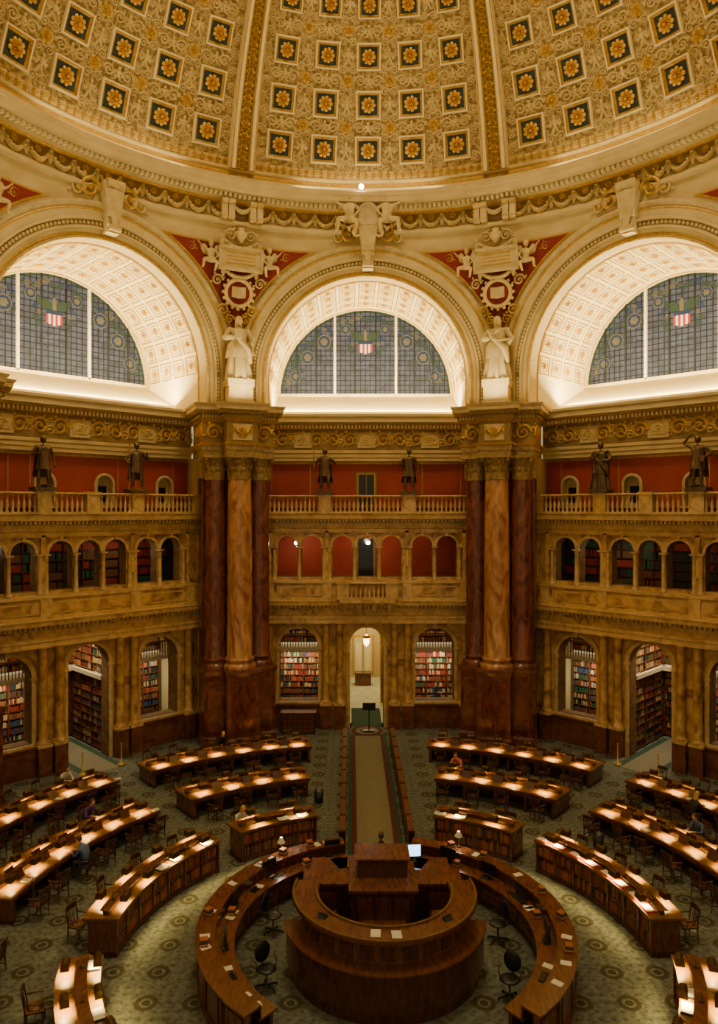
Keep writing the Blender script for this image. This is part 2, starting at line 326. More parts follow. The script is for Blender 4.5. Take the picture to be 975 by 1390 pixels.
def statue(mat,kind=0,female=False):
    t=torso(.93,0,1.08); legs=[[(s*.1,0,.88),(s*.14,-.05*(s+1),.5),(s*.16,.02-.06*(s+1),.08),(s*.2,-.18-.06*(s+1),.04)] for s in (-1,1)]
    sets=[[((-.2,0,1.42),(-.38,.02,1.15),(-.18,-.26,1.18),(-.1,-.3,1.22)),((.2,0,1.42),(.36,.03,1.14),(.36,-.08,.88),(.35,-.12,.8))],
          [((-.2,0,1.42),(-.46,-.02,1.56),(-.24,-.08,1.8),(-.16,-.1,1.82)),((.2,0,1.42),(.46,.0,1.18),(.24,-.2,1.04),(.17,-.24,1.02))],
          [((-.2,0,1.42),(-.34,-.04,1.14),(-.06,-.26,1.27),(.02,-.28,1.32)),((.2,0,1.42),(.36,-.04,1.14),(.08,-.27,1.08),(.0,-.29,1.1))],
          [((-.2,0,1.42),(-.42,.02,1.16),(-.44,-.2,1.0),(-.44,-.28,1.0)),((.2,0,1.42),(.44,0,1.18),(.3,-.24,1.3),(.24,-.3,1.35))]]
    m=figure(sets[kind],legs,t,(mat,mat,mat,mat),bulk=1.3)
    if female or kind==2:
        robe(m,mat,[(.33,.04),(.31,.3),(.27,.6),(.25,.85),(.19,1.07),(.225,1.28),(.2,1.4),(.08,1.48)],w=1.0,ph=kind)
        robe(m,mat,[(.30,.62),(.28,.8),(.27,.95),(.21,1.08)],w=1.12,ph=kind+1,folds=6,depth=.12)
        tube(m,[(-.24,-.1,1.4),(-.05,-.24,1.15),(.22,-.2,.85),(.3,-.1,.5)],[.05,.06,.07,.05],mat,8)
        tube(m,[(-.2,.0,1.44),(-.36,.02,1.2),(-.2,-.22,1.17)],[.1,.1,.07],mat,8); tube(m,[(.2,.0,1.44),(.36,.02,1.18),(.3,-.1,1.0)],[.1,.1,.07],mat,8)
    else:
        robe(m,mat,[(.255,.66),(.235,.8),(.19,1.02),(.22,1.25),(.2,1.4),(.08,1.48)],w=1.0,ph=kind*1.3,folds=6,depth=.1)
        V=[];F=[]
        for i in range(15):
            a=pi*(.08+.84*i/14)
            for z,r in ((1.46,.18),(1.1,.25),(.7,.28),(.4,.32)): V.append((r*cos(a)*(1+.06*sin(i*1.9+z*3)),.03+r*.8*sin(a)*(1+.12*sin(i*2.1)),z))
        for i in range(14):
            for j in range(3): F.append((i*4+j,(i+1)*4+j,(i+1)*4+j+1,i*4+j+1))
        m.add(V,F,mat,True)
        for s in (-1,1): blob(m,(legs[0][3][0]*(-s),-.14,.05),.08,mat,8,5,(.8,1.6,.8))
    head(m,(0,-.03,1.67),mat,mat,female,sc=1.12)
    if kind==3 : tube(m,[(-.44,-.3,.0),(-.44,-.29,1.7)],.022,mat)
    if kind==0: box(m,-.18,.0,-.36,-.31,1.12,1.36,mat)
    if kind==1: box(m,.1,.3,-.3,-.24,.9,1.12,mat)
    box(m,-.36,.36,-.3,.3,-.08,.04,mat)
    return m.compact()
def putto(mat):
    tt=[((0,0,.0),.13),((0,-.02,.16),.13),((0,0,.32),.13),((0,0,.42),.06),((0,0,.47),.06)]
    m=figure([[(-.15,0,.34),(-.3,-.05,.4),(-.42,-.08,.52),(-.46,-.08,.57)],[(.15,0,.34),(.27,-.05,.22),(.2,-.15,.1),(.17,-.18,.06)]],
             [[(-.09,0,-.03),(-.3,-.2,-.05),(-.32,-.1,-.32),(-.38,-.16,-.36)],[(.09,0,-.03),(.2,-.18,-.12),(.14,-.05,-.4),(.12,-.14,-.44)]],tt,(mat,)*4,bulk=1.1)
    head(m,(0,-.02,.6),mat,mat,sc=1.15)
    for s in (-1,1):
        V=[(s*.05,.06,.35),(s*.2,.1,.6),(s*.42,.12,.62),(s*.36,.12,.4),(s*.3,.1,.25),(s*.16,.09,.2)]; m.add(V+[(x,y+.03,z) for x,y,z in V],[(0,1,2,3,4,5),(6,7,8,9,10,11)],mat)
    return m.compact()
PUT=putto('relief')
# ---------------------------------------------------------------- generic architecture helpers
def arch_wall(m,u0,u1,z0,z1,yf,yb,ops,mat,mjamb=None,n=14):
    mj=mjamb or mat; x=u0
    def q(a,b,c,d,y=yf): 
        if b-a>1e-4 and d-c>1e-4: m.add([(a,y,c),(b,y,c),(b,y,d),(a,y,d)],[(0,1,2,3)],mat)
    for cx,w,zb,zs in sorted(ops):
        a,b=cx-w/2,cx+w/2; r=w/2
        for y in (yf,yb):
            q(x,a,z0,z1,y); q(a,b,z0,zb,y)
            V=[];F=[]
            for i in range(n+1):
                t=pi-pi*i/n; px=cx+r*cos(t); V+=[(px,y,zs+r*sin(t)),(px,y,z1)]
            F=[(2*i,2*i+2,2*i+3,2*i+1) for i in range(n)]; m.add(V,F,mat)
        P_=[(a,zb),(a,zs)]+[(cx+r*cos(pi-pi*i/n),zs+r*sin(pi*i/n)) for i in range(1,n)]+[(b,zs),(b,zb),(a,zb)]
        V=[];
        for px,pz in P_: V+=[(px,yf,pz),(px,yb,pz)]
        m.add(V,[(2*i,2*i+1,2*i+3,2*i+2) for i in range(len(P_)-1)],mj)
        x=b
    for y in (yf,yb): q(x,u1,z0,z1,y)
def arch_trim(m,cx,w,zs,y,mat,t=.14,p=.06,leg=None):
    r=w/2; arc(m,cx,zs,[(r,y),(r,y-p),(r+t*.6,y-p*1.2),(r+t,y-p*.5),(r+t,y)],mat,16,leg)
def dentils(m,u0,u1,y0,y1,z0,z1,step,mat):
    k=int((u1-u0)/step)
    for i in range(k): x=u0+step*(i+.25); box(m,x,x+step*.5,y0,y1,z0,z1,mat)
BAL=M(); lathe(BAL,0,0,[(.075,0),(.075,.06),(.04,.1),(.085,.28),(.08,.36),(.035,.58),(.035,.66),(.06,.7),(.075,.74),(.075,.8)],'marble_light',8)
BAL.compact()
def balustrade(m,u0,u1,y,z,h=1.0,mat='marble_light',peds=(),step=.24):
    k=h/1.0; box(m,u0,u1,y-.16,y+.16,z,z+.1*k,mat); prism(m,[(y-.18,z+.9*k),(y-.22,z+.94*k),(y-.2,z+h),(y+.2,z+h),(y+.2,z+.9*k)],u0,u1,mat)
    n=int((u1-u0)/step)
    for i in range(n):
        x=u0+(u1-u0)*(i+.5)/n
        if any(abs(x-p)<.34 for p in peds): continue
        m.stamp(BAL,T((x,y,z+.1*k),s=(1,1,k)))
    for p in peds: box(m,p-.32,p+.32,y-.21,y+.21,z,z+h*.9,mat); box(m,p-.36,p+.36,y-.25,y+.25,z+h*.9,z+h*1.04,mat)
def colonette(m,x,y,z0,z1,r,mat='marble_light'):
    lathe(m,x,y,[(r*1.5,z0),(r*1.5,z0+.08),(r*1.1,z0+.14),(r,z0+.2),(r*.88,z1-.25),(r*1.05,z1-.2),(r*.95,z1-.16),(r*1.5,z1-.05)],mat,10)
    box(m,x-r*1.6,x+r*1.6,y-r*1.6,y+r*1.6,z1-.06,z1,mat)
ALLB=[0,0,1,2,2,2,3,3,4,4,5,6,7,7]
SETB=[0,1,2,4,1,0]
def books(m,x0,x1,y,z,hmax,face=-1,axis='x',dens=(.04,.085),pool=ALLB,ch=.15):
    x=x0; pal=[random.choice(pool) for _ in range(2)]
    if pool is SETB: pal[1]=pal[0]
    while x<x1-.05:
        w=random.uniform(*dens); h=hmax*(random.uniform(.62,.95) if pool is ALLB else .8)
        if random.random()<ch: pal[random.randrange(2)]=random.choice(pool)
        if random.random()<.06: x+=w; continue
        d=.2; mt='book_%d'%random.choice(pal)
        if axis=='x': box(m,x,min(x+w*.92,x1),min(y,y-face*d),max(y,y-face*d),z,z+h,mt)
        else: box(m,min(y,y-face*d),max(y,y-face*d),x,min(x+w*.92,x1),z,z+h,mt)
        x+=w
def bookcase_x(m,x0,x1,y,z0,z1,face=-1,wood='wood_mid',sh=.36,dens=(.04,.085),pool=ALLB,ch=.15):
    yb=y-face*.32
    a,b=min(y,yb),max(y,yb); box(m,x0,x1,(yb if face<0 else yb-.04),(yb+.04 if face<0 else yb),z0,z1,wood)
    n=max(1,int((z1-z0)/sh)); h=(z1-z0)/n
    for i in range(n+1): box(m,x0,x1,a,b,z0+i*h-.02,z0+i*h+.02,wood)
    k=max(1,int((x1-x0)/1.0)); w=(x1-x0)/k
    for i in range(k+1): box(m,x0+i*w-.03,x0+i*w+.03,a-.01,b+.01,z0,z1,wood)
    for i in range(n):
        for j in range(k): books(m,x0+j*w+.04,x0+(j+1)*w-.04,y-face*.04 ,z0+i*h+.02,h-.05,face,'x',dens,pool,ch)
def bookcase_y(m,y0,y1,x,z0,z1,face,wood='wood_mid',sh=.36):
    xb=x-face*.32; a,b=min(x,xb),max(x,xb); n=max(1,int((z1-z0)/sh)); h=(z1-z0)/n
    box(m,min(xb,xb+face*.04),max(xb,xb+face*.04),y0,y1,z0,z1,wood)
    for i in range(n+1): box(m,a,b,y0,y1,z0+i*h-.02,z0+i*h+.02,wood)
    k=max(1,int((y1-y0)/1.0)); w=(y1-y0)/k
    for i in range(k+1): box(m,a-.01,b+.01,y0+i*w-.03,y0+i*w+.03,z0,z1,wood)
    for i in range(n):
        for j in range(k): books(m,y0+j*w+.04,y0+(j+1)*w-.04,x-face*.04,z0+i*h+.02,h-.05,face,'y')
# ---------------------------------------------------------------- bay: upper arch
def bay_arch():
    m=M(); cr='cream'
    lg=17.3
    arc(m,0,ZC,[(6.93,A+.05),(6.93,A-.2),(6.82,A-.26),(6.72,A-.2),(6.68,A-.1)],'plaster',60,lg)
    arc(m,0,ZC,[(6.68,A-.1),(6.25,A-.1),(6.22,A-.16),(6.12,A-.16),(6.1,A-.04)],cr,60,lg)
    arc(m,0,ZC,[(6.1,A-.04),(5.86,A-.04)],'tan',60,lg)
    arc(m,0,ZC,[(5.86,A-.04),(5.84,A-.12),(5.74,A-.12),(5.7,A+.02),(5.58,A+.1),(5.44,A+.1),(5.42,A+.02),(5.32,A+.02),(RA,A+.12),(RA,A+.8)],cr,60,lg)
    arc(m,0,ZC,[(6.66,A-.105),(6.6,A-.13),(6.54,A-.105)],'gilt',60,lg)
    arc(m,0,ZC,[(5.57,A+.095),(5.51,A+.06),(5.45,A+.095)],'gilt',60,lg)
    e=M(); blob(e,(0,0,0),.075,'relief',6,4,(1,.5,1.2)); n=96
    for i in range(n+1):
        t=pi*i/n; m.stamp(e,T((5.98*cos(t),A-.05,ZC+5.98*sin(t))))
    e2=M(); blob(e2,(0,0,0),.05,'gilt',5,3)
    for i in range(131):
        t=pi*i/130; m.stamp(e2,T((5.37*cos(t),A+.02,ZC+5.37*sin(t))))
    for i in range(9):
        for s in (-1,1): m.stamp(e,T((s*5.98,A-.05,ZC-.18*i)))
    YB=A+6
    arc(m,0,ZC,[(RA,A+.8),(RA,YB)],'cream_light',48,17.2,smooth=True)
    fr=M(); 
    for a,b,za,zb,mt in ((.5,.47,0,.05,'cream_light'),(.47,.40,.05,.05,'gilt'),(.40,.38,.05,.01,'cream_light'),(.32,.28,.01,.03,'gilt'),(.28,.26,.03,.01,'gilt')):
        V=[(-a,-a,za),(a,-a,za),(a,a,za),(-a,a,za),(-b,-b,zb),(b,-b,zb),(b,b,zb),(-b,b,zb)]
        fr.add(V,[(i,(i+1)%4,4+(i+1)%4,4+i) for i in range(4)],mt)
    fr.stamp(ROSG,T((0,0,.01),s=.45)); fr.compact(); N=15
    for i in range(N):
        t=pi*(i+.5)/N
        for j in range(4):
            y=A+1.35+1.22*j; m.stamp(fr,T((RA*cos(t),y,ZC+RA*sin(t)),(-sin(t),0,cos(t)),(0,1,0),(-cos(t),0,-sin(t)),s=(1.0,1.1,1)))
    for y in (A+.72,A+5.75): arc(m,0,ZC,[(RA,y-.05),(RA-.06,y),(RA,y+.05)],'gilt',48,17.3)
    m.add([(-RA,A+2.35,17.28),(RA,A+2.35,17.28),(RA,YB,ZC-.05),(-RA,YB,ZC-.05)],[(0,1,2,3)],'cream_light')
    NU,NZ=56,10; V=[];F=[]
    def pend(u,z,zl,ext=0,c0=A):
        f=math.atan2(u,A); t=max(0,min(1,(z-zl)/(26.4-zl))); r=(A/cos(f))*(1-t)+A*t-ext; return (r*sin(f),r*cos(f),z)
    def zl(u): return ZC+sqrt(max(0,6.9**2-u*u))
    for i in range(NU+1):
        u=-7+14*i/NU
        for j in range(NZ+1): z=zl(u)+(26.4-zl(u))*j/NZ; V.append(pend(u,z,zl(u)))
    for i in range(NU):
        for j in range(NZ): a=i*(NZ+1)+j; F.append((a,a+NZ+1,a+NZ+2,a+1))
    m.add(V,F,'cream',True)
    for s in (-1,1):
        for ext,off,mt in ((.03,7.1,'gilt'),(.05,7.2,'red_field')):
            top=25.5 if mt=='gilt' else 25.42
            V=[];F=[];n=20; ua=sqrt(max(0,off**2-(top-ZC)**2))
            for i in range(n+1):
                u=ua+(7.0-ua)*i/n; zb=ZC+sqrt(max(0,off**2-u*u)); 
                for j in range(6): z=zb+(top-zb)*j/5; V.append(pend(u*s,z,zl(u),ext))
            for i in range(n):
                for j in range(5): a=i*6+j; F.append((a,a+6,a+7,a+1))
            m.add(V,F,mt,True)
    box(m,-.28,.28,A-.5,A+.3,24.5,25.3,'plaster'); frust(m,0,A-.2,25.2,26.7,.3,.4,.5,.45,'plaster')
    tube(m,[(-.42,A-.62,26.65),(.42,A-.62,26.65)],.2,'relief',10); tube(m,[(-.3,A-.55,24.7),(.3,A-.55,24.7)],.14,'relief',10)
    strip3=M(); strip(strip3,[(0,-.9),(0,-.3),(0,.8)],[.1,.2,.28],'relief',.5); m.stamp(strip3,T((0,A-.6,25.6),(1,0,0),(0,0,1),(0,-1,0)))
    for s in (-1,1):
        m.stamp(GSC if s<0 else GSCF,T((s*.95,A-.2,26.35),(1,0,0),(0,0,1),(0,-1,0),s=1.2)); m.stamp(SCR if s<0 else SCRF,T((s*1.5,A-.15,26.2),(1,0,0),(0,0,1),(0,-1,0),s=.8))
    return m
def bay_entab(front):
    m=M(); y=A+3.0; U=6.3
    prism(m,[(y+1,14.75),(y,14.75),(y,14.95),(y-.06,14.97),(y-.06,15.15),(y-.12,15.2),(y-.12,15.32),(y,15.36)],-U,U,'cream')
    prism(m,[(y,15.36),(y,16.5)],-U,U,'tan')
    prism(m,[(y,16.5),(y-.1,16.55),(y-.12,16.7),(y-.3,16.78),(y-.32,16.86)],-U,U,'gilt')
    prism(m,[(y-.32,16.86),(y-.6,16.9),(y-.62,17.1),(y-.75,17.2),(y-.78,17.32),(y+1,17.32)],-U,U,'cream_light')
    dentils(m,-U,U,y-.28,y-.1,16.58,16.76,.2,'cream_light')
    x=-5.7
    while x<5.8:
        fl=int(round((x+5.7)/.95))%2
        m.stamp(GSC if fl else GSCF,T((x,y-.01,15.93),(1,0,0),(0,0,1),(0,-1,0),s=1.05)); m.stamp(SCR if fl else SCRF,T((x+.47,y-.01,15.75+.35*fl),(1,0,0),(0,0,1),(0,-1,0),s=.6)); m.stamp(SCR if fl else SCRF,T((x+.47,y-.01,16.15-.35*fl),(1,0,0),(0,0,1),(0,-1,0),s=.4)); x+=.95
    for x in (-3.6,0,3.6):
        box(m,x-.5,x+.5,y-.07,y,15.5,16.36,'plaster'); box(m,x-.36,x+.36,y-.1,y,15.66,16.2,'cream'); m.stamp(SCR,T((x,y-.1,15.93),(1,0,0),(0,0,1),(0,-1,0),s=.5))
    yw=A+3.4; ops=[]
    if front: ops=[]
    else: ops=[(-1.5,.8,12.2,13.3),(1.5,.8,12.2,13.3),(-4.9,.8,12.2,13.3),(4.9,.8,12.2,13.3)]
    arch_wall(m,-U,U,11.8,14.8,yw,yw+.4,ops,'red_wall','cream')
    for o in ops:
        arch_trim(m,o[0],o[1],o[3],yw,'plaster',.14,.06,12.2); box(m,o[0]-.6,o[0]+.6,yw-.1,yw,12.08,12.2,'plaster')
        box(m,o[0]-.4,o[0]+.4,yw+.35,yw+.4,12.2,13.7,'plaster'); box(m,o[0]-.24,o[0]+.24,yw+.3,yw+.36,12.35,13.2,'black_pane')
    box(m,-U,U,yw-.06,yw,11.8,12.1,'marble_base'); box(m,-U,U,yw-.05,yw,14.6,14.75,'gilt')
    for x in (-5.4,-3.2,3.2,5.4,-2.2,2.2): box(m,x-.02,x+.02,yw-.02,yw,12.2,14.5,'gilt')
    if front:
        box(m,-.6,.6,yw-.08,yw,11.8,14.15,'tan'); box(m,-.5,.5,yw-.1,yw-.02,11.85,14.05,'gilt'); box(m,-.44,.44,yw-.12,yw-.02,11.85,14.0,'black_pane')
        box(m,-.025,.025,yw-.15,yw-.1,11.85,14,'tan')
    return m
def bay_screen(front):
    m=M(); y=A+2; yb=y+.8; U=6.4; mw='marble_screen'; ml='marble_light'
    wc=1.85 if front else 2.05
    low=[(-3.75,2.15,1.45,4.42),(3.75,2.15,1.45,4.42),(0,wc,0,4.6)]
    arch_wall(m,-U,U,0,5.85,y,yb,low,mw,'marble_jamb',18)
    for cx,w,zb,zs in low:
        arch_trim(m,cx,w,zs,y,ml,.22,.08,zb if zb else 0.0)
        box(m,cx-.14,cx+.14,y-.2,y,zs+w/2-.02,zs+w/2+.34,ml)
        if zb: box(m,cx-w/2-.2,cx+w/2+.2,y-.14,y+.1,zb-.12,zb,ml)
        for s in (-1,1): box(m,cx+s*(w/2+.1)-.14,cx+s*(w/2+.1)+.14,y-.12,y+.02,zs-.12,zs,ml)
    for a,b in ((-U,-2.5),(2.5,U)): box(m,a,b,y-.22,y,0,1.25,'marble_base'); box(m,a,b,y-.26,y,1.2,1.32,'wood_mid')
    for x in (-1.5,-2.25,1.5,2.25,-5.35,5.35,-6.1,6.1):
        box(m,x-.3,x+.3,y-.5,y,0,1.35,'marble_base'); box(m,x-.33,x+.33,y-.53,y,1.3,1.42,ml)
        colonette(m,x,y-.22,1.42,5.85,.21,'marble_screen')
    prism(m,[(y,5.8),(y-.5,5.8),(y-.5,6.05),(y-.54,6.07),(y-.54,6.2),(y-.46,6.24)],-U,U,ml)
    prism(m,[(y-.46,6.24),(y-.46,6.62)],-U,U,mw)
    prism(m,[(y-.46,6.62),(y-.56,6.66),(y-.6,6.78),(y-.85,6.82),(y-.88,6.98),(y-.92,7.06),(y,7.08)],-U,U,ml)
    dentils(m,-U,U,y-.72,y-.5,6.66,6.8,.22,ml)
    x=-6.0
    while x<6.1: m.stamp(SCR,T((x,y-.47,6.43),(1,0,0),(0,0,1),(0,-1,0),s=.26)); x+=.36
    box(m,-U,U,y-.42,y,7.06,8.0,mw); prism(m,[(y-.42,7.95),(y-.52,8.0),(y-.52,8.12),(y,8.14)],-U,U,ml); box(m,-U,U,y-.46,y-.4,7.06,7.2,ml)
    ups=[(x,1.12,8.3,10.0) for x in (0,-1.35,1.35,-3.05,3.05,-4.4,4.4)]
    for x in (-2.2,2.2,-5.35,5.35): box(m,x-.26,x+.26,y-.5,y,7.06,8.0,ml)
    for x,w in ((-3.72,1.2),(3.72,1.2)): box(m,x-w,x+w,y-.44,y-.4,7.3,7.85,ml); box(m,x-w+.08,x+w-.08,y-.46,y-.4,7.38,7.77,mw)
    if not front: box(m,-1.7,1.7,y-.44,y-.4,7.3,7.85,ml); box(m,-1.62,1.62,y-.46,y-.4,7.38,7.77,mw)
    arch_wall(m,-U,U,8.14,10.85,y,yb-.2,ups,mw,'marble_jamb',12)
    for cx,w,zb,zs in ups: arch_trim(m,cx,w,zs,y,ml,.13,.07); box(m,cx-.07,cx+.07,y-.13,y,zs+w/2,zs+w/2+.2,ml)
    for x in (-.675,.675,-2.06,2.06,-2.35,2.35,-3.72,3.72,-5.1,5.1): colonette(m,x,y-.12,8.14,9.98,.105,ml)
    for x in (-2.2,2.2,-5.35,5.35,-6.1,6.1): 
        box(m,x-.1,x+.1,y-.16,y,8.14,10.85,mw)
    prism(m,[(y,10.75),(y-.16,10.75),(y-.16,10.95),(y-.22,11.0),(y-.18,11.05),(y-.18,11.3),(y-.3,11.36),(y-.34,11.46),(y-.6,11.5),(y-.63,11.68),(y-.68,11.78),(y,11.8)],-U,U,ml)
    dentils(m,-U,U,y-.5,y-.25,11.34,11.48,.2,ml)
    x=-6.0
    while x<6.1: m.stamp(SCR,T((x,y-.18,11.17),(1,0,0),(0,0,1),(0,-1,0),s=.22)); x+=.3
    if front:
        box(m,-1.5,1.5,y-1.15,y-.4,6.98,7.2,ml)
        for x in (-1.2,-.4,.4,1.2): frust(m,x,y-.7,6.4,6.98,.1,.1,.14,.4,ml)
        balustrade(m,-1.45,1.45,y-.95,7.2,.9,ml,peds=(-1.3,1.3))
    balustrade(m,-U,U,y-.35,11.8,1.0,ml,peds=(-5.9,-2.3,2.3,5.9,0) if not front else (-5.9,-2.3,2.3,5.9))
    return m
def bay_alcove(front):
    m=M(); y0=A+2.8; yb=A+6.6; U=6.4
    for x in (-U,U): m.add([(x,y0-.9,0),(x,yb,0),(x,yb,14.8),(x,y0-.9,14.8)],[(0,1,2,3)],'pale_wall')
    box(m,-U,U,y0-.1,yb,7.5,7.9,'pale_wall'); box(m,-U,U,A+2.1,A+3.4,11.5,11.8,'marble_base'); box(m,-U,U,A+3.4,yb,11.0,11.2,'pale_wall')
    yw=A+4.8
    if front:
        box(m,-U,U,yw,yw+.1,7.9,11.1,'red_wall'); box(m,-.55,.55,yw-.05,yw,7.9,10.4,'tan'); box(m,-.44,.44,yw-.08,yw,7.9,10.3,'black_pane')
    else:
        box(m,-U,U,yw+.3,yw+.4,7.9,11.1,'wood_dark'); bookcase_x(m,-6.0,6.0,yw,8.0,10.9,-1,'wood_dark',.42,(.07,.11),SETB,.02)
    w=1.3 if front else 1.15
    for a,b in ((-6.2,-w),(w,6.2)):
        bookcase_x(m,a,b,yb-.4,.1,3.4,-1,'wood_mid'); bookcase_x(m,a,b,yb-.4,3.95,7.4,-1,'wood_mid')
        box(m,a,b,yb-1.5,yb-.35,3.6,3.8,'white_trim')
        k=int((b-a)/.16)
        for i in range(k): x=a+(b-a)*(i+.5)/k; box(m,x-.02,x+.02,yb-1.48,yb-1.44,3.8,4.6,'wood_mid')
        box(m,a,b,yb-1.5,yb-1.42,4.58,4.66,'wood_mid')
        box(m,a+.5,b-.5,y0+.4,y0+1.0,.7,.78,'wood_mid'); box(m,a+.6,b-.6,y0+.6,y0+.65,0,.7,'wood_dark')
    for f in (-1,1):
        x=f*(w+.33)
        bookcase_y(m,y0+.3,yb-1.6,x+f*.02,.1,3.5,f,'wood_mid'); bookcase_y(m,y0+.3,yb-1.6,x+f*.02,3.9,7.4,f,'wood_mid')
        if front: box(m,f*w-.02,f*w+.02,y0,yb,0,7.5,'pale_wall')
        else: bookcase_y(m,y0+.1,yb-.1,x-f*.36,.1,3.5,-f,'wood_mid'); bookcase_y(m,y0+.1,yb-.1,x-f*.36,3.9,7.4,-f,'wood_mid'); box(m,x-f*.4-.1,x-f*.4+.1,y0,yb,3.6,3.8,'white_trim')
    for x,f in ((-6.1,1),(6.1,-1)): bookcase_y(m,y0+.3,yb-1.6,x,.1,7.4,f,'wood_mid')
    if not front:
        box(m,-1.3,1.3,yb,yb+.1,0,7.5,'wood_mid'); bookcase_x(m,-1.1,1.1,yb-.1,.1,3.5,-1,'wood_mid'); bookcase_x(m,-1.1,1.1,yb-.1,3.9,7.4,-1,'wood_mid'); box(m,-1.1,1.1,yb-.5,yb-.1,3.55,3.8,'white_trim')
        box(m,-1.0,1.0,A+.3,yb-.5,0.003,.012,'carpet_green'); box(m,-.7,.7,A+.3,yb-.5,.012,.018,'runner')
    else:
        Y1=A+14
        for s in (-1,1): box(m,s*1.5-.05,s*1.5+.05,yb,Y1,0,6,'pale_wall'); 
        box(m,-1.6,1.6,yb,Y1,6,6.1,'pale_wall'); box(m,-1.6,1.6,Y1,Y1+.1,0,6.1,'pale_wall')
        for s in (-1,1):
            for yy in (yb+1,yb+3,yb+5): box(m,s*1.35-.14,s*1.35+.14,yy-.15,yy+.15,0,4.4,'cream_light'); box(m,s*1.35-.18,s*1.35+.18,yy-.19,yy+.19,4.3,4.5,'gilt')
        arch_wall(m,-1.5,1.5,0,6,yb+.5,yb+.8,[(0,1.9,0,3.9)],'pale_wall'); arch_trim(m,0,1.9,3.9,yb+.5,'gilt',.15,.05,0)
        box(m,-.75,.75,Y1-.06,Y1,0,3.0,'gilt'); box(m,-.65,.65,Y1-.1,Y1-.05,0,2.85,'white_trim'); box(m,-.03,.03,Y1-.13,Y1-.09,0,2.85,'gilt')
        for s in (-1,1): box(m,s*.33-.2,s*.33+.2,Y1-.13,Y1-.09,.5,2.5,'cream_light')
        box(m,-1.45,1.45,y0,Y1,.003,.012,'corridor_floor'); box(m,-.85,.85,y0-.8,yb-.8,.012,.02,'carpet_green')
        # reception desk in the corridor
        box(m,-.6,.5,Y1-2.6,Y1-2.0,.013,.8,'wood_mid'); box(m,-.68,.58,Y1-2.68,Y1-1.92,.8,.86,'wood_dark')
    return m
arch_me=bay_arch().mesh('arch_and_pendentive')
ent={f:bay_entab(f).mesh('upper_entablature_and_gallery_wall') for f in (True,False)}
scr={f:bay_screen(f).mesh('marble_arcade_screen') for f in (True,False)}
alc={f:bay_alcove(f).mesh('alcove_bookcases') for f in (True,False)}
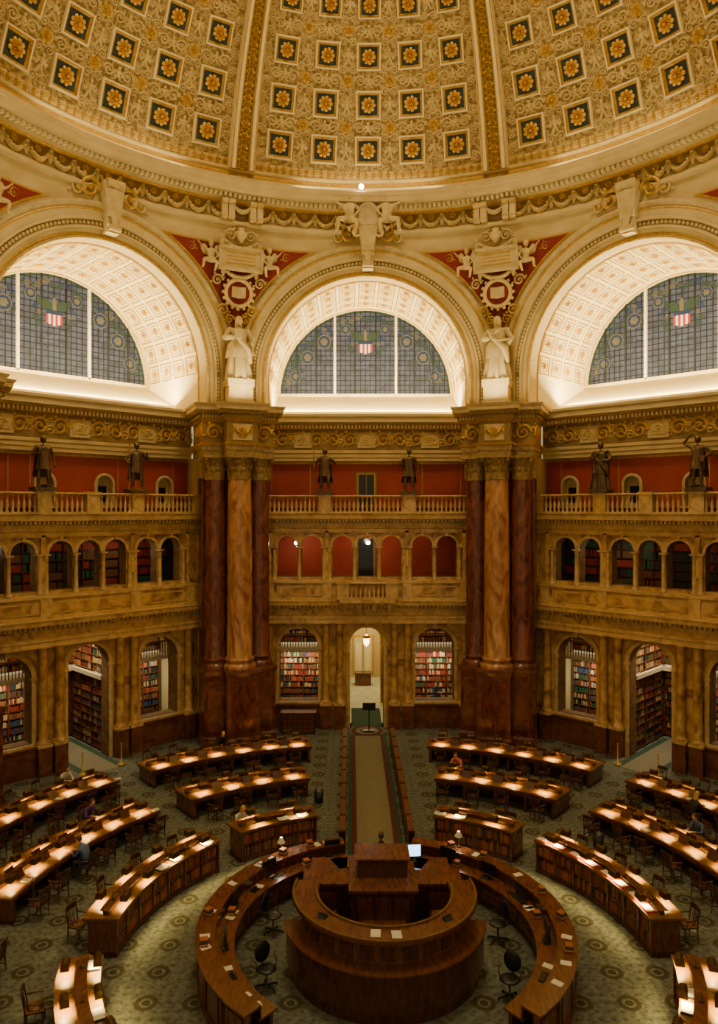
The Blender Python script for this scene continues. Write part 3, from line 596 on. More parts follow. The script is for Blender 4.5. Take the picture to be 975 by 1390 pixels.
def window():
    m=M(); y=A+5.95; n=40
    V=[(0,y+.02,ZC)]+[(5.25*cos(pi*i/n),y+.02,ZC+5.25*sin(pi*i/n)) for i in range(n+1)]
    m.add(V,[(0,i+1,i+2) for i in range(n)],'window_glass')
    x=-5.1
    while x<5.15:
        if abs(abs(x)-1.85)>.1:
            h=sqrt(max(0,27.3-x*x)); box(m,x-.02,x+.02,y-.02,y+.01,ZC,ZC+h,'lead')
        x+=.3
    z=.3
    while z<5.1:
        h=sqrt(max(0,27.3-z*z)); box(m,-h,h,y-.02,y+.01,ZC+z-.02,ZC+z+.02,'lead'); z+=.3
    for x in (-1.85,1.85): box(m,x-.07,x+.07,y-.15,y,ZC,ZC+sqrt(27.5-x*x),'cream_light')
    box(m,-5.25,5.25,y-.15,y+.05,ZC-.1,ZC+.08,'cream')
    for x in (-4.1,-2.95,-.65,.65,2.95,4.1): box(m,x-.03,x+.03,y-.06,y,ZC,ZC+sqrt(27.3-x*x),'lead')
    arc(m,0,ZC,[(5.3,y),(5.3,y-.14),(5.16,y-.14),(5.14,y)],'cream',40)
    arc(m,0,ZC,[(5.13,y-.015),(5.0,y-.015)],'glass_green',40)
    F=lambda x,z,s,sy=1: T((x,y-.025,z),(1,0,0),(0,0,1),(0,-1,0),s=(s,s*sy,s*.1))
    cols=['glass_green','glass_green','glass_gold','glass_blue','glass_green']
    lib={c:(o_scroll(c),o_scroll(c,-1),o_rosette(c,6)) for c in set(cols)|{'glass_red','glass_white'}}
    rnd=random.Random(3)
    for i in range(58):
        a=pi*(i+.5)/58; rr=4.62+.12*sin(i*1.3); x,z=rr*cos(a),rr*sin(a)
        if z<.5 or abs(abs(x)-1.85)<.2: continue
        m.stamp(lib[rnd.choice(cols)][rnd.randrange(2)],F(x,ZC+z,.36))
    def seal(x,z,r):
        q=M(); lathe(q,0,0,[(r*.86,0),(r*.93,.1),(r,0)],'glass_gold',24); lathe(q,0,0,[(0,.0),(r*.86,.0)],'glass_blue',24); q.stamp(lib['glass_gold'][2],T((0,0,.02),s=r*1.1)); m.stamp(q,T((x,y-.03,z),(1,0,0),(0,0,1),(0,-1,0),s=(1,1,.3)))
        for k in (-1,1): m.stamp(lib['glass_green'][0 if k>0 else 1],F(x+k*r*1.25,z-r*.5,r*.8)); m.stamp(lib['glass_green'][1 if k>0 else 0],F(x+k*r*1.1,z+r*.8,r*.6))
    for s in (-1,1): seal(s*2.5,ZC+3.25,.42); seal(s*3.5,ZC+2.3,.42); seal(s*4.2,ZC+1.15,.36)
    for s in (-1,1): seal(s*1.2,ZC+4.0,.3)
    for i in range(7):
        x0=-.42+.12*i; m.add([(x0,y-.04,ZC+2.5+.35*abs(x0+.06)),(x0+.12,y-.04,ZC+2.5+.35*abs(x0+.06)),(x0+.12,y-.04,ZC+3.1),(x0,y-.04,ZC+3.1)],[(0,1,2,3)],'glass_red' if i%2==0 else 'glass_white')
    box(m,-.42,.42,y-.045,y-.03,ZC+3.1,ZC+3.3,'glass_blue')
    for s in (-1,1):
        m.add([(0,y-.05,ZC+3.4),(s*.35,y-.05,ZC+3.85),(s*.85,y-.05,ZC+3.8),(s*.8,y-.05,ZC+3.5),(s*.45,y-.05,ZC+3.3)],[(0,1,2,3,4)],'glass_green')
        for k in range(4): m.stamp(lib[cols[k]][0 if s<0 else 1],F(s*(.75+.2*(k%2)),ZC+2.5+.3*k,.34))
    m.add([(-.1,y-.055,ZC+3.3),(.1,y-.055,ZC+3.3),(.12,y-.055,ZC+3.8),(0,y-.055,ZC+4.0),(-.12,y-.055,ZC+3.8)],[(0,1,2,3,4)],'glass_gold')
    return m
win_me=window().mesh('lunette_window')
def area(name,loc,size,sizey,power,col,direction,parent=None,rz=0):
    l=bpy.data.lights.new(name,'AREA'); l.shape='RECTANGLE'; l.size=size; l.size_y=sizey; l.energy=power; l.color=col
    o=link(bpy.data.objects.new(name,l))
    o.location=loc; o.rotation_euler=Vector(direction).to_track_quat('-Z','Y').to_euler()
    if parent: o.parent=parent
    return o
bays=[('wall_north',0,True),('wall_northwest',45,False),('wall_northeast',-45,False),('wall_west',90,False),('wall_east',-90,False)]
wk=0
for nm,deg,fr in bays:
    w=empty(nm,rz=radians(deg))
    obj('arch_and_pendentive',arch_me,w); obj('entablature_and_gallery_wall',ent[fr],w); obj('marble_arcade_screen',scr[fr],w); obj('alcove_bookcases',alc[fr],w)
    wk+=1; obj('window_%d'%wk,win_me,None,rz=radians(deg))
    area('sill_light',(0,A+2.75,17.62),9.6,.3,2500,(1,.82,.4),(0,.45,1),w)
    if abs(deg)<90:
        for s in (-1,1):
            area('alcove_light',(s*3.7,A+4.7,7.4),3.5,.8,100,(1,.78,.42),(0,0,-1),w)
            area('alcove_light',(s*3.7,A+5.2,3.55),3.5,.3,130,(1,.9,.65),(0,.35,-1),w)
        area('gallery_light',(0,A+3.6,10.95),8,.3,28,(1,.7,.35),(0,.2,-1),w)
        if fr: area('corridor_light',(0,A+11,5.9),2,4,300,(1,.82,.42),(0,0,-1),w); area('portal_light',(0,A+4.8,7.0),1.5,1.5,90,(1,.68,.25),(0,0,-1),w)
        else:
            area('alcove_light',(0,A+4.8,7.45),1.2,2.5,420,(1,.82,.5),(0,0,-1),w)
# ---------------------------------------------------------------- piers
def leafcap(m,x,y,z0,z1,r,mat):
    lathe(m,x,y,[(r*.95,z0),(r*1.05,z0+.04),(r*.92,z0+.08),(r*.95,z0+.5*(z1-z0)),(r*1.25,z1-.15)],mat,16)
    box(m,x-r*1.35,x+r*1.35,y-r*1.35,y+r*1.35,z1-.14,z1,mat)
    L=M(); V=[(-.5,0,0),(.5,0,0),(.45,.12,.6),(-.45,.12,.6),(.25,.45,1),(-.25,.45,1),(0,.6,.85)]; L.add(V,[(0,1,2,3),(3,2,4,5),(5,4,6)],mat)
    H=(z1-z0)
    for row,(zz,n,h) in enumerate(((z0+.08,10,.42),(z0+.3*H,10,.45))):
        for i in range(n):
            a=2*pi*(i+.5*row)/n; m.stamp(L,T((x+r*.95*sin(a),y+r*.95*cos(a),zz),(cos(a),-sin(a),0),(sin(a),cos(a),0),(0,0,1),s=(r*.55,r*.6,h*H)))
    for i in range(4):
        a=pi/4+i*pi/2; q=(x+r*1.35*sin(a)*1.1,y+r*1.35*cos(a)*1.1,z1-.22); blob(m,q,.13,mat,8,5)
def pier():
    m=M(); mr='marble_red'
    box(m,-1.55,1.55,17.75,20.2,0,14.75,mr)
    cols=[(0,17.15,.66,'marble_col','cap_gold'),(-1.15,17.65,.55,mr,'cap_gold'),(1.15,17.65,.55,mr,'cap_gold')]
    for x,y,r,mt,cp in cols:
        w=r*1.25
        box(m,x-w*1.08,x+w*1.08,y-w*1.08,y+w*1.08,0,.5,'marble_base'); frust(m,x,y,.5,.62,w*1.08,w*1.08,w,w,'marble_base'); box(m,x-w,x+w,y-w,y+w,.6,3.7,'marble_base' if mt!=mr else mr)
        frust(m,x,y,3.65,3.85,w,w,w*1.12,w*1.12,'marble_base'); box(m,x-w*1.12,x+w*1.12,y-w*1.12,y+w*1.12,3.85,4.0,'marble_base')
        box(m,x-w*.75,x+w*.75,y-w-.03,y-w,.9,3.4,'marble_red' if mt!=mr else 'marble_base')
        lathe(m,x,y,[(r*1.3,4.0),(r*1.32,4.12),(r*1.22,4.2),(r*1.08,4.25),(r*1.1,4.35),(r*1.18,4.42),(r*1.1,4.5),(r,4.56),(r,6.5),(r*.97,10),(r*.9,13.5)],mt,32)
        leafcap(m,x,y,13.5,14.75,r*.93,cp)
    for s in (-1,1):
        box(m,s*1.6-.18,s*1.6+.18,17.95,18.6,0,13.6,mr); box(m,s*1.6-.25,s*1.6+.25,17.85,18.6,13.6,14.75,'cap_gold')
    def ring(z0,z1,p0,p1,mat):
        frust(m,0,18.6,z0,z1,1.85+p0,1.35+p0,1.85+p1,1.35+p1,mat)
        frust(m,0,17.5,z0,z1,.82+p0,1.0+p0,.82+p1,1.0+p1,mat)
    ring(14.75,15.0,0,0,'cap_gold'); ring(15.0,15.25,.05,.05,'cap_gold'); ring(15.25,15.36,.1,.14,'gilt'); ring(15.36,16.45,-.02,-.02,'tan')
    ring(16.45,16.6,.02,.12,'gilt'); ring(16.6,16.8,.18,.18,'tan'); ring(16.8,17.0,.3,.38,'cap_gold'); ring(17.0,17.2,.4,.42,'plaster'); ring(17.2,17.32,.45,.5,'plaster')
    for x in (-1.3,1.3): m.stamp(GSC,T((x,17.24,15.9),(1,0,0),(0,0,1),(0,-1,0),s=1.0))
    m.stamp(ROSG,T((0,16.44,15.9),(1,0,0),(0,0,1),(0,-1,0),s=.6)); box(m,-.5,.5,16.46,16.52,15.5,16.3,'plaster'); m.stamp(SWAGG,T((0,16.45,15.95),(1,0,0),(0,0,1),(0,-1,0),s=.9))
    for x0,x1,yy in ((-.95,.95,16.38),(-1.95,-.95,17.1),(.95,1.95,17.1)): dentils(m,x0,x1,yy-.05,yy+.15,16.62,16.78,.16,'cream')
    for s in (-1,1): 
        for k in range(2): m.stamp(GSC,T((s*1.84,17.8+k*.9,15.9),(0,1,0),(0,0,1),(s,0,0),s=.9))
    box(m,-.7,.7,16.7,18.4,17.3,17.5,'plaster'); box(m,-.62,.62,16.8,18.3,17.5,18.25,'cream'); box(m,-.68,.68,16.72,18.35,18.25,18.4,'plaster')
    return m
pier_me=pier().mesh('marble_pier')
def spandrel():
    m=M()
    def at(z,ext): 
        t=(z-ZC)/(26.4-ZC); return 18.29*(1-t)+16.9*t-ext
    k=1.39/7.47; cz=1/sqrt(1+k*k); ez=(0,-cz,-k*cz); ey=(0,-k*cz,cz)
    F=lambda x,z,s,ext=.12:T((x,at(z,ext),z),(1,0,0),ey,ez,s=s)
    q=M(); lathe(q,0,0,[(.56,.0),(.58,.12),(.66,.2),(.74,.12),(.76,0)],'relief',28); lathe(q,0,0,[(0,.02),(.58,.02)],'red_field',28)
    q.add([(-.36,-.22,.06),(0,-.28,.16),(0,.28,.16),(-.36,.32,.06),(.36,-.22,.06),(.36,.32,.06)],[(0,1,2,3),(1,4,5,2)],'plaster')
    for i in range(16):
        a=2*pi*i/16; blob(q,(.8*cos(a),.8*sin(a),.06),.09,'relief',6,4)
    m.stamp(q,F(0,23.1,1,.15))
    for s in (-1,1):
        m.stamp(GSC if s>0 else GSCF,F(s*.75,22.25,.7)); m.stamp(GSC,F(s*.4,21.8,.55))
        m.stamp(SCR,F(s*1.1,23.65,.7)); m.stamp(GSC if s>0 else GSCF,F(s*2.45,25.1,.55,.1))
    q=M(); box(q,-1.05,1.05,-.5,.5,0,.15,'cream'); 
    for a,b,c,d in ((-1.15,1.15,.46,.6),(-1.15,1.15,-.6,-.46),(-1.15,-1.03,-.6,.6),(1.03,1.15,-.6,.6)): box(q,a,b,c,d,0,.24,'plaster')
    for i in range(4): box(q,-.75,.75,.27-.17*i-.02,.27-.17*i+.03,.15,.165,'gilt')
    m.stamp(q,F(0,24.7,1,.25)); m.stamp(SWAG,F(0,25.4,(1.9,1.2,1.3),.25)); m.stamp(SWAG,F(0,24.0,(1.7,1.0,1.1),.25))
    for s in (-1,1):
        m.stamp(PUT,T((s*1.5,at(24.5,.35),24.5),(-s*1.3,0,0),(0,1.3,0),(0,0,1.3)))
    q=M(); lathe(q,0,0,[(.05,-.3),(.25,0),(.3,.25),(.15,.35),(.22,.45)],'relief',14); m.stamp(q,T((0,16.8,25.75)))
    for s in (-1,1):
        m.stamp(SCR if s>0 else SCRF,F(s*.5,25.85,.7,.15))
        for x in (s*.55,s*.9):
            box(m,x-.15,x+.15,16.45,16.95,26.55,27.65,'relief'); tube(m,[(x-.16,16.45,27.4),(x+.16,16.45,27.4)],.15,'relief',8); tube(m,[(x-.16,16.55,26.7),(x+.16,16.55,26.7)],.12,'relief',8)
    m.stamp(SWAG,T((0,16.55,27.15),(1,0,0),(0,0,1),(0,-1,0),s=1.1))
    return m
sp_me=spandrel().mesh('spandrel_relief')
fem=statue('plaster',0,True).mesh('robed_figure'); fem2=statue('plaster',2,True).mesh('robed_figure')
ceil=empty('ceiling')
for i,d in enumerate([22.5,-22.5,67.5,-67.5]):
    obj('marble_pier',pier_me,None,rz=radians(d)); obj('spandrel_relief',sp_me,ceil,rz=radians(d))
    a=radians(d); o=obj('plaster_statue',[fem,fem2][i%2],None,(-17.3*sin(a),17.3*cos(a),18.55),a); o.scale=(1.9,1.9,1.85)
br=[statue('bronze',k).mesh('bronze_figure') for k in range(4)]
for deg,kinds in ((0,(3,0)),(45,(0,3)),(-45,(2,1)),(90,(0,1)),(-90,(3,0))):
    for x,kd in zip((-2.3,2.3),kinds):
        a=radians(deg); y=A+1.65; o=obj('bronze_statue',br[kd],None,(x*cos(a)-y*sin(a),x*sin(a)+y*cos(a),12.96),a); o.scale=(1.35,1.35,1.32)
# ---------------------------------------------------------------- ceiling
m=M(); n=160
lathe(m,0,0,[(16.95,26.3),(16.72,26.34),(16.7,26.5),(16.82,26.56),(16.92,26.66)],'cream',n)
lathe(m,0,0,[(16.92,26.66),(16.92,27.4)],'tan',n)
lathe(m,0,0,[(16.92,27.4),(16.78,27.45),(16.74,27.53)],'gilt',n)
lathe(m,0,0,[(16.74,27.53),(16.5,27.57),(16.48,27.7),(16.2,27.76)],'cream',n,smooth=False)
lathe(m,0,0,[(16.2,27.76),(15.98,27.79),(15.95,28.02),(15.88,28.08),(15.86,28.24),(15.95,28.32),(16.7,28.4),(16.75,28.8)],'cream',n,smooth=False)
lathe(m,0,0,[(16.75,28.8),(16.85,28.9),(16.9,29.1)],'gilt',n); lathe(m,0,0,[(16.9,29.1),(16.8,29.14),(16.78,29.24),(16.86,29.3)],'cream',n)
d=M(); box(d,-.07,.07,-.12,.12,-.07,.07,'cream_light')
for i in range(420):
    a=2*pi*i/420; m.stamp(d,T((16.36*sin(a),16.36*cos(a),27.64),(cos(a),-sin(a),0),(sin(a),cos(a),0)))
for i in range(96):
    a=2*pi*i/96
    if abs(((math.degrees(a)+22.5)%45)-0)<2 or abs(((math.degrees(a)+22.5)%45)-45)<2: continue
    fr=lambda a,z,s:T((16.9*sin(a),16.9*cos(a),z),(cos(a),-sin(a),0),(0,0,1),(-sin(a),-cos(a),0),s=s)
    m.stamp(SWAG,fr(a,27.0,(1.05,1.2,1.6))); m.stamp(ROSR,fr(a+pi/96,27.1,.42)); m.stamp(ROSG,fr(a,27.22,.32))
obj('ring_cornice',m,ceil)
SR=17.66
def dsp(az,el,r=SR): return np.array((r*cos(el)*sin(az),r*cos(el)*cos(az),24+r*sin(el)))
def dT(az,el,s,ext=0,rot=0):
    p=dsp(az,el,SR-ext); ex=np.array((cos(az),-sin(az),0)); ey=np.array((-sin(el)*sin(az),-sin(el)*cos(az),cos(el))); ez=-np.array((cos(el)*sin(az),cos(el)*cos(az),sin(el)))
    c,q=cos(rot),sin(rot); return T(p,ex*c+ey*q,-ex*q+ey*c,ez,s)
m=M(); E0=math.asin((29.2-24)/SR); E1=radians(72)
V=[];F=[];na,ne=20,30
for i in range(na+1):
    for j in range(ne+1): V.append(dsp(radians(-22.5+45*i/na),E0+(E1-E0)*j/ne))
for i in range(na):
    for j in range(ne): a=i*(ne+1)+j; F.append((a,a+ne+1,a+ne+2,a+1))
m.add(V,F,'dome_stucco',True)
rows=[21.8+6.75*k for k in range(7)]
for ri,el in enumerate(rows):
    e=radians(el); sc=cos(e)/cos(radians(21.8))
    for k in range(-2,3):
        m.stamp(COF,dT(radians(8*k),e,(1.36*max(sc,.7),1.36*max(sc,.7),1.5),.02))
        e2=e+radians(3.4)
        for s in (-1,1):
            m.stamp(SCR if s>0 else SCRF,dT(radians(8*k+s*1.6),e2,.66*sc,.0))
            for de in (-1.9,1.9): m.stamp(SCR if s>0 else SCRF,dT(radians(8*k+s*3.1),e+radians(de),.5*sc,.0))
        m.stamp(FIG,dT(radians(8*k),e2,(.8*sc,.8*sc,.8),0))
        if k<2:
            m.stamp(ROSG,dT(radians(8*k+4),e2,.6*sc,0)); m.stamp(FIG,dT(radians(8*k+4),e,(.75*sc,1.1*sc,.8),0))
    for s in (-1,1):
        for de in (-2.2,0,2.2,4.2): m.stamp(SCR if s>0 else SCRF,dT(radians(s*19.5),e+radians(de),.46*sc,0))
for k in range(60):
    a=radians(-20+40*(k+.5)/60); m.stamp(ROSG if k%2 else ROSR,dT(a,E0+radians(.9),.42,0))
def mstrip(mm,pts,mat):
    V=[];q=len(pts)
    for j in range(41):
        e=E0+(E1-E0)*j/40
        for az,ex in pts: V.append(dsp(radians(az),e,SR-ex))
    mm.add(V,[(j*q+i,j*q+i+1,(j+1)*q+i+1,(j+1)*q+i) for j in range(40) for i in range(q-1)],mat)
for s in (-1,1): mstrip(m,[(s*20.1,.0),(s*20.1,.09),(s*20.35,.09),(s*20.35,0)],'cream')
panel=m.mesh('dome_coffer_panel')
rb=M()
for s in (-1,1): mstrip(rb,[(s*2.15,0),(s*2.15,.3),(s*1.95,.38),(s*1.2,.38),(s*1.02,.22)],'cream_light'); mstrip(rb,[(s*1.3,.385),(s*1.15,.4),(s*1.02,.3)],'gilt'); mstrip(rb,[(s*2.1,.37),(s*1.95,.4),(s*1.85,.385)],'gilt')
mstrip(rb,[(-1.05,.22),(1.05,.22)],'tan')
for j in range(60):
    e=E0+(E1-E0)*(j+.5)/60; sc=cos(e)/cos(E0); rb.stamp(ROSG if j%2 else GSC,dT(0,e,(.5*sc,.42,.8),.22)); rb.stamp(GSC,dT(radians(.65),e,.22*sc,.22)); rb.stamp(GSCF,dT(radians(-.65),e,.22*sc,.22))
rib=rb.mesh('dome_rib')
for k in range(8):
    obj('dome_coffer_panel',panel,ceil,rz=radians(45*k)); obj('dome_rib',rib,ceil,rz=radians(22.5+45*k))
m=M(); rt=SR*cos(E1); zt=24+SR*sin(E1)
lathe(m,0,0,[(rt+.4,zt-.3),(rt-.1,zt-.35),(rt-.2,zt),(rt-.2,zt+4)],'cream',48); lathe(m,0,0,[(rt-.2,zt+4),(rt*.7,zt+6),(0,zt+7)],'plaster',48)
obj('lantern_drum',m,ceil)
m=M()
q=M(); lathe(q,0,0,[(0,.12),(.45,.1),(.55,.2),(.62,.0)],'plaster',20); m.stamp(q,T((0,16.2,27.1),(1,0,0),(0,0,1.25),(0,-1,0)))
for s in (-1,1):
    m.stamp(PUT,T((s*.95,16.1,26.95),(-s*1.9,0,0),(0,1.9,0),(0,0,1.9))); m.stamp(SCR if s>0 else SCRF,T((s*.6,16.1,26.3),(1,0,0),(0,0,1),(0,-1,0),s=.9))
frust(m,0,16.5,25.4,26.5,.25,.3,.5,.5,'relief'); box(m,-.6,.6,16.3,16.9,26.4,27.8,'relief')
obj('keystone_cartouche',m,ceil)
m=M(); box(m,-.12,.12,-.1,.15,0,.2,'metal_dark'); blob(m,(0,-.14,.12),.13,'bulb',10,6); obj('cornice_floodlight',m,None,(-.35,16.0,28.36))
# ---------------------------------------------------------------- floor
m=M(); lathe(m,0,0,[(0,0),(34,0)],'carpet',64,smooth=False); obj('floor',m)
m=M(); box(m,-1.0,1.0,3.4,17.6,.004,.012,'carpet_green'); box(m,-.86,.86,3.5,17.5,.012,.018,'runner_red'); box(m,-.66,.66,3.7,17.3,.018,.024,'runner'); obj('aisle_carpet_runner',m)
m=M(); lathe(m,0,0,[(0,.03),(.62,.03)],'runner',32); lathe(m,0,0,[(.62,.031),(.85,.031)],'runner_red',32); lathe(m,0,0,[(.3,.034),(.4,.034)],'carpet_green',32); obj('round_carpet_medallion',m,None,(0,18.2,0))
def partition():
    m=M(); L=12.0
    box(m,-.06,.06,0,L,.0,.95,'wood_dark'); box(m,-.1,.1,0,L,.95,1.05,'wood_mid'); box(m,-.09,.09,0,L,0,.15,'wood_dark')
    for i in range(9):
        y=i*L/8; box(m,-.11,.11,max(0,y-.1),min(L,y+.1),0,1.08,'wood_dark')
    for i in range(8):
        y=(i+.5)*L/8
        for s in (-1,1): box(m,s*.075-.02,s*.075+.02,y-.5,y+.5,.25,.85,'wood_mid')
    return m
pm=partition().mesh('aisle_partition')
for s in (-1,1): obj('aisle_partition',pm,None,(s*1.18,3.5,0))
m=M(); box(m,-.3,.3,-.15,.15,0,.08,'metal_dark'); box(m,-.03,.03,-.03,.03,.08,1.2,'metal_dark'); box(m,-.35,.35,-.04,.04,1.15,1.55,'black'); obj('sign_stand',m,None,(.1,18.0,.04))
# ---------------------------------------------------------------- desks
LAMP=M()
box(LAMP,-.05,.05,-.05,.05,0,.03,'shade'); tube(LAMP,[(0,0,.02),(0,0,.2)],.014,'shade')
for s in (-1,1):
    tube(LAMP,[(0,0,.18),(0,s*.12,.26),(0,s*.26,.25)],.012,'shade')
    n=8; V=[]
    for x in (-.15,.15):
        V.append((x,s*.36+.10,.04))
        for i in range(n+1): a=pi*i/n; V.append((x,s*.36+.09*cos(a),.16+.07*sin(a)))
        V.append((x,s*.36-.10,.04))
    k=n+3
    LAMP.add(V,[(i,i+1,k+1+i,k+i) for i in range(k-1)]+[tuple(range(k)),tuple(range(2*k-1,k-1,-1))],'shade')
    LAMP.add([(-.11,s*.36-.06,.165),(.11,s*.36-.06,.165),(.11,s*.36+.06,.165),(-.11,s*.36+.06,.165)],[(0,1,2,3)],'lamp_glow')
LAMP.compact()
def chair():
    m=M(); w='wood_chair'
    frust(m,0,0,.42,.46,.22,.21,.23,.22,w); blob(m,(0,0,.46),.19,w,10,4,(1,1,.12))
    for sx in (-1,1):
        tube(m,[(sx*.2,-.19,0),(sx*.19,-.18,.2),(sx*.19,-.17,.43)],[.018,.024,.022],w); tube(m,[(sx*.2,.22,0),(sx*.19,.19,.43),(sx*.2,.24,.75),(sx*.2,.28,.95)],[.02,.024,.02,.018],w)
        tube(m,[(sx*.21,-.12,.43),(sx*.235,-.12,.64)],.015,w); tube(m,[(sx*.235,-.17,.65),(sx*.24,0,.66),(sx*.2,.23,.67)],.022,w); tube(m,[(sx*.19,-.17,.2),(sx*.19,.2,.2)],.012,w)
    box(m,-.19,.19,-.01,.01,.19,.21,w)
    V=[];F=[]
    for i in range(7):
        x=-.2+.4*i/6; b=.035*(1-(x/.2)**2)
        for y,z in ((.27,.82),(.29,.96),(.255,.96),(.235,.82)): V.append((x,y+b,z))
    for i in range(6):
        for j in range(4): F.append((i*4+j,i*4+(j+1)%4,i*4+4+(j+1)%4,i*4+4+j))
    m.add(V,F,w); 
    for x in (-.12,-.06,0,.06,.12): box(m,x-.012,x+.012,.215,.235,.46,.5,w); tube(m,[(x,.22,.45),(x,.25,.66),(x,.275,.83)],.011,w,5)
    return m
chair_me=chair().mesh('wooden_chair')
def pol(c,r,deg): a=radians(deg); return c[0]+r*sin(a),c[1]+r*cos(a)
rc=random.Random(5)
CO=(0,-.7); CM=(0,-1.2); CI=(0,-2.0)
SEATS=[(CI,8.75,-34.5,'w',0),(CM,12.75,-57,'p',0),(CO,16.3,-52.5,'w2',0),(CM,12.75,17.4,'k',0),(CM,10.15,-69,'b',1),(CO,13.7,60.4,'g',1),(CM,12.75,64,'b',0),(CO,16.3,-26,'g',0)]
RES=[pol(c,r,d) for c,r,d,_,_i in SEATS]
def put_chair(c,r,deg,inward):
    x,y=pol(c,r,deg); a=radians(deg)
    if any((x-p)**2+(y-q)**2<.75**2 for p,q in RES): return
    obj('wooden_chair',chair_me,None,(x,y,0),-a+(pi if inward else 0)+rc.uniform(-.2,.2))
def reading_desk(c,R,a0,a1,nl):
    e=empty('reading_desk',(c[0],c[1],0)); m=M(); ra,rb2=radians(a0),radians(a1)
    sector(m,0,0,R-.78,R+.78,.72,.77,ra,rb2,'wood_top'); sector(m,0,0,R-.72,R+.72,.58,.72,ra+.004,rb2-.004,'wood_mid')
    sector(m,0,0,R-.80,R-.76,.70,.79,ra,rb2,'wood_mid'); sector(m,0,0,R+.76,R+.80,.70,.79,ra,rb2,'wood_mid')
    sector(m,0,0,R-.04,R+.04,0,.72,ra+.01,rb2-.01,'wood_dark')
    sector(m,0,0,R-.09,R+.09,.77,.90,ra+.01,rb2-.01,'wood_dark'); sector(m,0,0,R-.15,R+.15,.90,.93,ra+.008,rb2-.008,'wood_mid')
    k=nl
    for i in range(k+1):
        a=ra+(rb2-ra)*i/k; a=min(max(a,ra+.012),rb2-.012); q=M(); box(q,-.05,.05,-.72,.72,0,.6,'wood_mid'); box(q,-.07,.07,-.74,.74,0,.1,'wood_dark')
        m.stamp(q,T((R*sin(a),R*cos(a),0),(cos(a),-sin(a),0),(sin(a),cos(a),0)))
    obj('table',m,e); l=M(); g=M()
    for i in range(nl):
        a=ra+(rb2-ra)*(i+.5)/nl; l.stamp(LAMP,T((R*sin(a),R*cos(a),.93),(cos(a),-sin(a),0),(sin(a),cos(a),0)))
        for s in (-1,1):
            put_chair(c,R+s*1.28,math.degrees(a)+rc.uniform(-1,1),s<0)
        for s in (-1,1):
            q=M(); q.add([(-.2,.12,.77),(.2,.12,.77),(.2,.12,1.02),(-.2,.12,1.02),(-.2,.3,.77),(.2,.3,.77),(.2,.16,1.02),(-.2,.16,1.02)],[(0,1,2,3),(4,5,6,7),(0,4,7,3),(1,5,6,2),(3,2,6,7)],'wood_dark')
            a2=a+.5*(rb2-ra)/nl
            if i<nl-1: m2=T((R*sin(a2),R*cos(a2),0),(cos(a2),-sin(a2),0),(s*sin(a2),s*cos(a2),0)); g.stamp(q,m2)
        if rc.random()<.25:
            q=M(); box(q,-.14,.14,-.1,.1,0,.02,'paper'); rr=R-.55; a2=a+rc.uniform(.03,.05); g.stamp(q,RZ(rc.uniform(0,3),(rr*sin(a2),rr*cos(a2),.77)))
    obj('desk_lamps',l,e)
    if g.n: obj('book_rests_and_papers',g,e)
for s in (-1,1):
    def rg(a,b): return (a,b) if s>0 else (-b,-a)
    reading_desk(CO,15.0,*rg(11,41.5),6); reading_desk(CO,15.0,*rg(47.5,84),7)
    reading_desk(CM,11.45,*rg(14,41),4); reading_desk(CM,11.45,*rg(48.5,85),6); reading_desk(CM,11.45,*rg(95,125),5)
